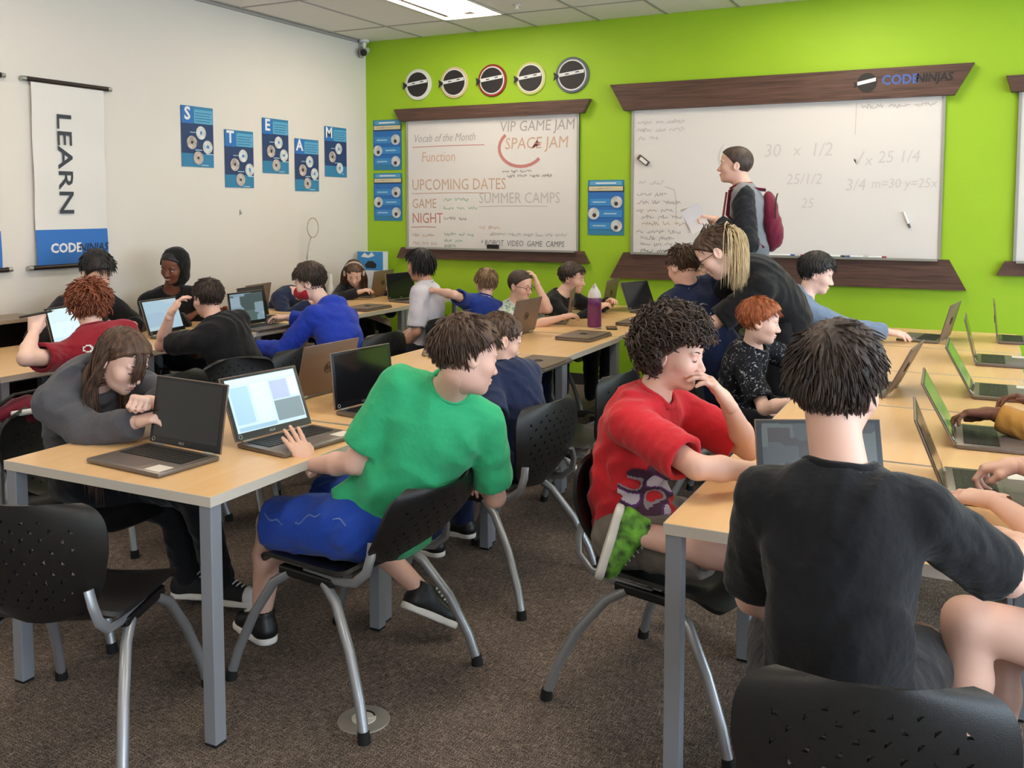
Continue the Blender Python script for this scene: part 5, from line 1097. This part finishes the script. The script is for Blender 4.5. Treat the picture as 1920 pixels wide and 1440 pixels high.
# --- middle distance
person('buzz-cut boy in navy T-shirt beside the boy in green, arm hanging down', JO['buzz'], s=.85, skin='fair', hair=('short', 'brown', dict(th=.009, n=900, length=.022, nape=-.075)), yaw=50, pitch=22, hs=.93, seed=12, near=True, top=dict(kind='tee', mat=K['navy'], x=.016), bottom=dict(kind='pants', mat=K['navy']), shoes=dict(mat=M_black))
maroon = person('red-haired boy in maroon T-shirt, back turned, hand raised beside a white screen', JO['maroon'], s=.97, girth=1.1, skin='pale', hair=('curly', 'auburn', dict(th=.022, top=.006, n=1000, length=.045, r=.004, curl=.5, turns=1.0, nape=-.085)), yaw=150, pitch=18, hs=.97, seed=13, near=True, top=dict(kind='tee', mat=K['maroon'], sleeve=.66, x=.018), bottom=dict(kind='pants', mat=K['denim']), shoes=dict(mat=M_black), hands=dict(L=('fist', (-.1, .3, 1), (.6, -.6, .2))))
person('boy in black T-shirt with his hand to his forehead, back turned, by the pale screen', JO['boy5'], s=.92, skin='fair', hair=('short', 'dark', dict(th=.010, n=1000, length=.045, nape=-.07)), yaw=165, pitch=8, hs=.95, seed=14, near=True, top=dict(kind='tee', mat=K['black'], x=.016), bottom=dict(kind='pants', mat=K['charcoal']), shoes=dict(mat=M_black), hands=dict(L=('relax', (.35, .3, .85), (-.6, -.6, .3))))
person('boy in bright blue hoodie wearing a red face mask', JO['mask'], s=.97, girth=1.05, skin='pale', hair=('short', 'dark', dict(th=.018, top=.014, n=1000, length=.045, nape=-.06)), yaw=202, pitch=14, hs=.98, seed=15, near=True, top=dict(kind='hoodie', mat=K['blue'], x=.02), bottom=dict(kind='pants', mat=K['navy']), shoes=dict(mat=M_black), extra=face_mask)
person('dark-haired boy in charcoal jacket by the white wall, under the banner', JO['jacket'], s=1.0, skin='pale', hair=('short', 'black', dict(th=.020, top=.008, n=600, length=.06, r=.005, nape=-.085, front=-.25, line=.088)), yaw=-12, pitch=30, hs=1.04, seed=16, top=dict(kind='jacket', mat=K['jacket'], x=.02), bottom=dict(kind='pants', mat=K['black']))
person('grinning boy in a black hooded top by the white wall', JO['hood'], s=.98, skin='brown', hair=('buzz', 'black', dict(th=.010)), yaw=-78, pitch=16, roll=-8, hs=1.0, seed=17, top=dict(kind='jacket', mat=K['hoodblack'], x=.022), bottom=dict(kind='pants', mat=K['black']), extra=hood_up, near=True)
person('girl with headphones bent over a laptop in the far corner', JO['girl7'], s=.88, skin='pale', hair=('long', 'longbrown', dict(n=220, length=.30, k=9, r=.009, th=.012, nape=-.10, droop=.6)), yaw=-55, pitch=35, hs=.95, seed=18, top=dict(kind='jacket', mat=K['charcoal']), bottom=dict(kind='pants', mat=K['black']), extra=headphones)
person('person in navy slumped on the table behind the boy in the mask', JO['slump'], s=.9, skin='fair', hair=('short', 'dark', {}), yaw=0, pitch=60, hs=.95, seed=19, top=dict(kind='jacket', mat=K['navy']), bottom=dict(kind='pants', mat=K['black']))
person('dark-haired child in white T-shirt turned away on a chair between the rows', JO['white'], s=.92, skin='tan', hair=('short', 'black', dict(th=.018, n=420, length=.10, nape=-.11, line=.06, droop=.6)), yaw=170, pitch=8, hs=.97, seed=20, top=dict(kind='tee', mat=K['white'], x=.022, sleeve=.9, hem=.14), bottom=dict(kind='shorts', mat=K['charcoal'], len=.5), shoes=dict(mat=M_black))
person('light-haired boy in blue T-shirt facing the green wall, arm stretched out', JO['blue9'], s=.82, skin='fair', hair=('short', 'lbrown', dict(th=.016, n=300, length=.05, nape=-.08)), yaw=135, pitch=5, hs=.9, seed=21, top=dict(kind='tee', mat=K['royal']), bottom=dict(kind='pants', mat=K['navy']), shoes=dict(mat=M_black))
person('short-haired boy in palm-print shirt laughing with a hand on his head', JO['patt'], s=.85, skin='fair', hair=('buzz', 'dark', dict(th=.009, nape=-.07)), yaw=-10, pitch=10, hs=.93, seed=22, mouth=.015, top=dict(kind='tee', mat=K['palm']), bottom=dict(kind='pants', mat=K['navy']), extra=glasses, hands=dict(L=('relax', (-.3, 0, .9), (.6, .3, .5))), eyes='closed')
person('dark-haired boy in black by the green wall, behind the purple bottle', JO['black11'], s=.9, skin='fair', hair=('short', 'dark', dict(th=.015, top=.01, n=300, length=.045)), yaw=2, pitch=8, hs=.96, seed=23, top=dict(kind='jacket', mat=K['black']), bottom=dict(kind='pants', mat=K['black']))
person('adult with pinned-up brown hair in navy T-shirt, seen from behind', JO['bun'], s=.97, girth=1.18, skin='fair', hair=('short', 'brown', dict(th=.015, n=500, length=.045, nape=-.06, sweep=np.array([0, -.3, .2]), lift=.03)), yaw=150, pitch=20, hs=.96, seed=24, top=dict(kind='tee', mat=K['navy'], x=.02, sleeve=.9), bottom=dict(kind='pants', mat=K['navy']), shoes=dict(mat=M_black))
person('blond child half hidden beside the bending woman', JO['blond'], s=.8, skin='fair', hair=('short', 'blonde', dict(th=.016, n=240)), yaw=180, pitch=10, hs=.93, seed=25, top=dict(kind='tee', mat=K['slate']), bottom=dict(kind='pants', mat=K['navy']))
def pony(root, T, hs, J, D):
    glasses(root, T, hs, J, D)
    rs = np.random.RandomState(5); n = 420; k = 12; P0 = np.array([0, -.10, .055])*hs; st = T(P0[None])[0]; P = np.repeat(st[None], n, 0)+rs.randn(n, 3)*.010; path = [P.copy()]; d = np.tile(T(np.array([[0, -1., .3]]))[0]-T(np.zeros((1, 3)))[0], (n, 1))*.9+rs.randn(n, 3)*.22
    L = .30*(.7+.5*rs.rand(n))[:, None]/(k-1)
    for j in range(1, k):
        d = d+np.array([0, 0, -.8])+rs.randn(n, 3)*.05; d /= np.linalg.norm(d, axis=1, keepdims=True); P = P+d*L; path.append(P.copy())
    rr = .0042*np.interp(np.linspace(0, 1, k), [0, .1, .7, 1], [.5, 1, .8, .1])[None]*np.ones((n, 1)); V, F = loft_locks(np.stack(path, 1), rr, 4, .6); o = skin_obj('ponytail', [(V, F)], HAIR['blonde'], root)
    skin_obj('hair_tie', [loft_locks(np.array([[st+(T(np.array([[.016*math.cos(t), 0, .016*math.sin(t)]]))[0]-T(np.zeros((1, 3)))[0]) for t in np.linspace(0, 2*PI, 12)]]), np.full((1, 12), .006), 6, 1.0)], M_black, o)
person('woman with blonde ponytail and glasses bending over a pupil, black T-shirt', JO['woman'], s=.98, girth=1.12, skin='pale', hair=('short', 'brown', dict(th=.012, n=300, length=.05, lift=.03, mess=.05, nape=-.06, sweep=np.array([0, -1.2, .2]))), yaw=185, pitch=38, hs=1.10, seed=26, near=True, top=dict(kind='tee', mat=K['black'], x=.02, sleeve=.95), bottom=dict(kind='pants', mat=K['charcoal']), shoes=dict(mat=M_black), eyes='closed', extra=pony)
def lanyard(root, T, hs, J, D):
    nk, lat, fwd, up = D['nk'], D['lat'], D['fwd'], D['up']
    pts = [nk+up*.03+(lat*math.cos(t)*.075+fwd*(math.sin(t)*.072+.015))-up*.03*max(0, math.sin(t)) for t in np.linspace(0, 2*PI, 20)]; V, F = loft_locks(np.array([pts]), np.full((1, 20), .011), 6, .5); skin_obj('lanyard', [(V, F)], mat('lanyard_red', srgb(150, 40, 44), .6), root)
    pts = [nk+fwd*.115-up*(.02+.05*i)+fwd*.01*i for i in range(5)]; skin_obj('lanyard_strap', [loft_locks(np.array([pts]), np.full((1, 5), .009), 6, .3)], mat('lanyard_red', (0, 0, 0)), root)
man = person('tall man in black and grey shirt standing at the large whiteboard', JO['man'], s=1.12, girth=.92, skin='fair', hair=('buzz', 'dark', dict(th=.010, nape=-.06)), yaw=192, pitch=-2, hs=1.06, seed=27, near=True, top=dict(kind='jacket', mat=K['raglan'], sleeve_mat=K['charcoal'], x=.014, cuff=.86), bottom=dict(kind='pants', mat=K['charcoal']), shoes=dict(mat=M_black), hands=dict(L=('grip', (-.9, -.1, .2), (0, .2, 1))), extra=lanyard)
person('boy in grey-blue hoodie reaching for his laptop by the large whiteboard', JO['hood17'], s=.97, skin='pale', hair=('short', 'black', dict(th=.020, top=.012, n=1000, length=.045, nape=-.06)), yaw=10, pitch=16, hs=1.0, seed=28, near=True, top=dict(kind='hoodie', mat=K['slate'], x=.018), bottom=dict(kind='pants', mat=K['charcoal']), shoes=dict(mat=M_black), hands=dict(R=('press', (1, .15, -.1), None)))
person('small ginger-haired boy in speckled black T-shirt', JO['red18'], s=.85, skin='pale', hair=('short', 'ginger', dict(th=.017, n=1000, length=.045, nape=-.085, front=-.1)), yaw=15, pitch=10, hs=.93, seed=29, near=True, top=dict(kind='tee', mat=K['speckle'], x=.018, sleeve=.85), bottom=dict(kind='pants', mat=K['charcoal']), shoes=dict(mat=M_black))
person('pupil at the right edge, brown hand and mustard sleeve over a laptop', JO['tan'], s=1.0, skin='brown', hair=('short', 'black', {}), yaw=180, pitch=20, hs=1.0, seed=30, near=True, top=dict(kind='jacket', mat=K['mustard'], x=.012, cuff=.9), bottom=dict(kind='pants', mat=K['charcoal']), hands=dict(L=('relax', (-1, 0, -.1), (0, .35, 1))))
person('pupil at the right edge in blue shorts, bare knee and both hands at a laptop', JO['knee'], s=1.0, girth=1.1, skin='fair', hair=('short', 'brown', {}), yaw=160, pitch=25, hs=1.0, seed=31, near=True, top=dict(kind='tee', mat=K['slate'], x=.015), bottom=dict(kind='shorts', mat=K['shorts_blue'], len=.55), shoes=dict(mat=M_black), hands=dict(L=('press', (-.8, .5, -.1), (0, -.2, 1)), R=('grip', (-1, .1, -.25), (0, .1, 1))))

# flat prints on two of the shirts
def belly(u, v):
    if u*u+v*v*.9 > 1+.25*math.sin(9*math.atan2(v, u)): return None
    q = math.sin(5*u+2.2*math.sin(3*v))+math.cos(6*v-1.5*math.sin(4*u+1))
    return 0 if q > .9 else 1 if q > .35 else 2 if q > -.5 else 3 if q > -1.1 else None
CJ = JO['curly']; mid = lerp(CJ['pel'], CJ['nk'], .36)
decal(curly, 'shirt', mid+np.array([.06, -.06, 0]), (.72, -.69, 0), (.69, .72, 0), .25, .17, belly, [mat('print_lilac', srgb(206, 196, 206), .8), mat('print_purple', srgb(96, 44, 110), .8), mat('print_plum', srgb(70, 36, 60), .8), mat('print_grey', srgb(150, 140, 146), .8)], step=.0035)
def crest(u, v):
    a = math.hypot((u+.55)/.32, (v-.2)/.30)
    if .6 < a < 1: return 0
    if abs(u-.25) < .28 and abs(v-.2) < .5 and (abs((u-.25)*6) % 1.0 < .55): return 1
    if -.2 < u < .0 and -.75 < v < -.45: return 0
    return None
MJ_ = JO['maroon']; mid = lerp(MJ_['pel'], MJ_['nk'], .82)
decal(maroon, 'shirt', mid, (.80, -.60, .1), (.6, .8, 0), .16, .12, crest, [P_white, mat('print_grey', (0, 0, 0))])

def squig(u, v):
    if abs(v-.25-.22*math.sin(4*u)-.08*math.sin(17*u)) < .03 and math.sin(7*u+1) > -.5: return 0
    return None
GJ = JO['green']; mid = lerp(GJ['LH'], GJ['LK'], .55)
decal(green, 'shorts', mid, (.45, -.85, .3), (.88, .47, 0), .30, .15, squig, [mat('print_pale_line', srgb(110, 134, 196), .8), mat('print_black', srgb(22, 22, 28), .8)], step=.0025)
# ---------------------------------------------------------------- small things
def obj1(name, label, cat, loc, rz=0, group=None): return empty(name, loc, rz, label, cat, group)
t = obj1('water_bottle', 'tall purple water bottle with white lid on the middle row', 'bottle', (-2.40, 6.05, TZ))
MB().lathe([(.044, 0), (.049, .005), (.049, .15), (.050, .152), (.046, .175), (.046, .20), (.043, .205)], 28).build('bottle_body', mat('bottle_purple', srgb(112, 44, 104), .25, coat=.4), t, smooth='auto')
MB().lathe([(.046, .205), (.046, .222), (.038, .25), (.022, .272), (.016, .285)], 24).build('lid', mat('bottle_lid_white', srgb(226, 222, 224), .4), t, smooth='auto')
MB().tube([(0, -.012, .27), (.004, -.03, .29), (.02, -.03, .30)], .008, 8).build('spout', mat('bottle_lid_white', (0, 0, 0)), t, smooth='auto')
t = obj1('key_ring', 'small bunch of keys and charms at the foot of the purple bottle', 'keys', (-2.335, 5.98, TZ))
b = MB(); b.tube([(.014*math.cos(a), .014*math.sin(a), .004) for a in [2*PI*k/12 for k in range(13)]], .002, 6, cap=False); b.build('ring', M_alu, t)
for k in range(3): MB().box((-.006, -.05, .001+.003*k), (.006, -.012, .004+.003*k), .001, Matrix.Rotation(.6*k-.6, 4, 'Z')).build('key', M_logol, t)
t = obj1('phone', 'black phone lying beside the purple bottle', 'phone', (-2.26, 6.02, TZ), .4)
MB().box((-.036, -.075, 0), (.036, .075, .009), .003).build('phone_body', M_black, t); MB().box((-.032, -.068, .0088), (.032, .068, .0094)).build('display', M_off, t)
t = obj1('paper_plate', 'small white paper disc lying on the closed laptop beyond the bottle', 'plate', (-2.20, 6.38, TZ+.0265))
MB().lathe([(.02, 0), (.055, .001), (.06, .003)], 20).build('disc', P_white, t)
t = obj1('computer_mouse', 'small grey mouse on the middle row near the child in white', 'mouse', (-2.78, 4.46, TZ), .5)
b = MB(); b.lathe([(.03, 0), (.034, .008), (.028, .024), (.01, .032)], 16); b.v = [(x*.9, y*1.6, z) for x, y, z in b.v]; b.build('mouse_shell', mat('mouse_grey', srgb(140, 122, 104), .5), t, smooth='auto'); MB().box((-.003, .02, .026), (.003, .04, .033)).build('wheel', M_black, t)
# display box in the far corner
t = obj1('display_box', 'blue and white printed box standing in the corner behind the girl', 'box', (-5.30, 7.52, TZ), .1)
MB().box((-.14, -.05, 0), (.14, .05, .40)).build('carton', mat('carton_white', srgb(224, 230, 236), .5), t)
MB().box((-.14, -.052, .22), (.14, -.05, .40)).build('printed_panel', P_mid, t); b = MB().prism([(-.04, .24), (-.06, .27), (-.02, .31), (.03, .31), (.07, .28), (.06, .24)], -.0535, -.052); b.build('printed_figure', P_dark, t); MB().prism([(-.1, .35), (-.06, .39), (-.02, .36), (.02, .395), (.05, .36), (-.02, .34)], -.0535, -.052).build('printed_title', P_white, t)
# wire hoop
t = obj1('wire_hoop', 'thin wire hoop on a slim stem against the white wall', 'ornament', (-5.40, 6.63, TZ))
MB().tube([(.0, .11+.078*math.sin(a), .645-.088*math.cos(a)) for a in [2*PI*k/28 for k in range(29)]], .004, 6, cap=False).build('hoop', mat('brass_wire', srgb(178, 164, 132), .35, metal=.6), t, smooth=True)
MB().tube([(0, .085, .562), (0, .05, .50), (0, .03, .42), (0, .02, .36)], [.004, .006, .005, .008], 8).build('stem', M_alu, t, smooth=True); MB().lathe([(.012, .0), (.016, .2), (.022, .30), (.020, .36)], 12, at=(0, .02, 0)).build('holder', M_trof, t, smooth='auto'); MB().lathe([(.05, 0), (.05, .012), (.014, .02)], 16, at=(0, .02, 0)).build('base', M_trof, t)
t = obj1('figurine', 'little white figurine on the table near the wire hoop', 'figurine', (-5.30, 6.86, TZ))
MB().lathe([(.035, 0), (.03, .1), (.018, .15), (.024, .19), (.008, .225)], 14).build('figure', M_trof, t, smooth='auto'); MB().lathe([(.045, 0), (.045, .01)], 14).build('plinth', M_alu, t)
# floor outlet
t = obj1('floor_outlet', 'round grey floor outlet with lifted cover by the chair leg of the boy in green', 'floor outlet', (-1.678, 2.307, 0), .3)
MB().lathe([(.082, .0005), (.080, .004), (.045, .005)], 36).build('ring_plate', mat('outlet_grey', srgb(150, 144, 136), .5, metal=.2), t, smooth='auto')
b = MB(); b.lathe([(.038, .005), (.038, .009), (.03, .010)], 24); b.build('socket', mat('outlet_cream', srgb(214, 206, 192), .5), t, smooth='auto'); MB().box((-.03, -.012, .010), (.028, .012, .0125), .002, Matrix.Rotation(.3, 4, 'Z')).build('cover_flap', mat('outlet_cream', (0, 0, 0)), t); MB().tube([(.034*math.cos(a), .034*math.sin(a), .0105) for a in [.4+k*.22 for k in range(9)]], .003, 6).build('slot', M_rubber, t)
# man's papers and backpack
t = obj1('paper_sheets', 'white sheets of paper in the hand of the standing man', 'paper', (-1.72, 6.24, 1.50))
for k in range(2):
    b = MB(); n = 6
    for i in range(n+1):
        for j in (0, 1): b.v.append((-.10+.13*j+.02*k, -.01*k+.02*math.sin(i*.6), -.06+.17*i/n))
    b.f = [(2*i, 2*i+1, 2*i+3, 2*i+2) for i in range(n)]; b.mi = [0]*n; o = b.build('sheet', mat('paper_white', srgb(228, 220, 218), .7), t, smooth=True, fix=False); o.rotation_euler = (0, math.radians(-18-10*k), math.radians(12*k))
MJ = JO['man']; up_ = nrm(MJ['nk']-MJ['pel']); la_ = nrm(MJ['LS']-MJ['RS']); la_ = nrm(la_-up_*np.dot(la_, up_)); fw_ = np.cross(la_, up_); R_ = np.stack([la_, fw_, up_], 1).astype(f32)
bc = lerp(MJ['pel'], MJ['nk'], .58)-fw_*.165; bs = np.array([bc[0], bc[1], bc[2]-.24]); t = obj1('backpack', 'maroon backpack on the back of the standing man', 'backpack', bs)
f = union([ell(bc-bs, A(.125, .065, .21), R_), (ell(bc-bs-up_*.07-fw_*.03, A(.10, .055, .11), R_), .03)], .03); V, F = surface(wrinkle(f, .004, 8), *bounds([bc-bs], .33), .011); MP = cloth('backpack_maroon', (112, 30, 54)); skin_obj('pack_body', [(V, F)], MP, t)
for s in (-1, 1):
    pts = [bc-bs+la_*s*.07+up_*.22+fw_*.02, MJ['nk']-bs+la_*s*.085-up_*.005-fw_*.03, MJ['nk']-bs+la_*s*.10-up_*.02+fw_*.085, lerp(MJ['pel'], MJ['nk'], .7)-bs+la_*s*.125+fw_*.115, lerp(MJ['pel'], MJ['nk'], .52)-bs+la_*s*.165+fw_*.03, bc-bs-up_*.17+la_*s*.12+fw_*.05]
    V, F = loft_locks(np.array([pts]), np.full((1, 6), .018), 6, .4); skin_obj('strap', [(V, F)], MP, t)
skin_obj('zip', [loft_locks(np.array([[bc-bs+la_*.125*math.cos(a)+up_*(.0+.19*math.sin(a))-fw_*(.062-.025*abs(math.cos(a))) for a in np.linspace(.1, PI-.1, 14)]]), np.full((1, 14), .004), 6, 1.0)], M_black, t)
# bag on the floor side of the girl and the phone held by the boy in maroon
t = obj1('school_bag', 'maroon and white bag hanging by the chair of the girl in the grey hoodie', 'bag', (-3.42, 2.46, .62))
f = ell((0, 0, .16), (.07, .15, .06)); V, F = surface(wrinkle(f, .006, 4), (-.2, -.3, -.05), (.2, .3, .4), .012); skin_obj('bag_body', [(V, F)], cloth('bag_maroon', (110, 24, 44)), t); MB().tube([(.0, -.13, .20), (.01, -.07, .235), (.01, .07, .235), (0, .13, .20)], .012, 8, flat=.5).build('bag_strap', M_rubber, t, smooth=True); MB().tube([(.06, -.12, .17), (.092, 0, .17), (.06, .12, .17)], .012, 8).build('piping', P_white, t, smooth=True)
W_ = JO['maroon']['LW']; t = obj1('pen', 'dark pen held in the raised hand of the boy in maroon', 'pen', (W_[0], W_[1], W_[2]+.085))
MB().tube([(-.02, -.06, -.01), (.03, .075, .01)], .006, 8).build('barrel', M_black, t); MB().tube([(.03, .075, .01), (.034, .085, .0115)], [.005, .002], 8).build('tip', M_alu, t)

# low bookcase between the tables and the white wall, at the left edge
t = obj1('low_bookcase', 'dark low bookcase with a pale top against the white wall at the left edge', 'bookcase', (-5.345, 3.2, 0))
M_bk = mat('bookcase_dark', srgb(44, 34, 30), .5); M_bt = mat('bookcase_top', srgb(150, 134, 116), .5)
MB().box((-.14, -.68, .895), (.145, .68, .92), .004).build('top', M_bt, t)
for yy in (-.67, 0, .67): MB().box((-.14, yy-.01, 0), (.14, yy+.01, .895)).build('side_panel', M_bk, t)
for zz in (.05, .34, .62): MB().box((-.14, -.67, zz), (.135, .67, zz+.02)).build('shelf', M_bk, t)
MB().box((-.145, -.67, 0), (-.135, .67, .895)).build('back_panel', M_bk, t)
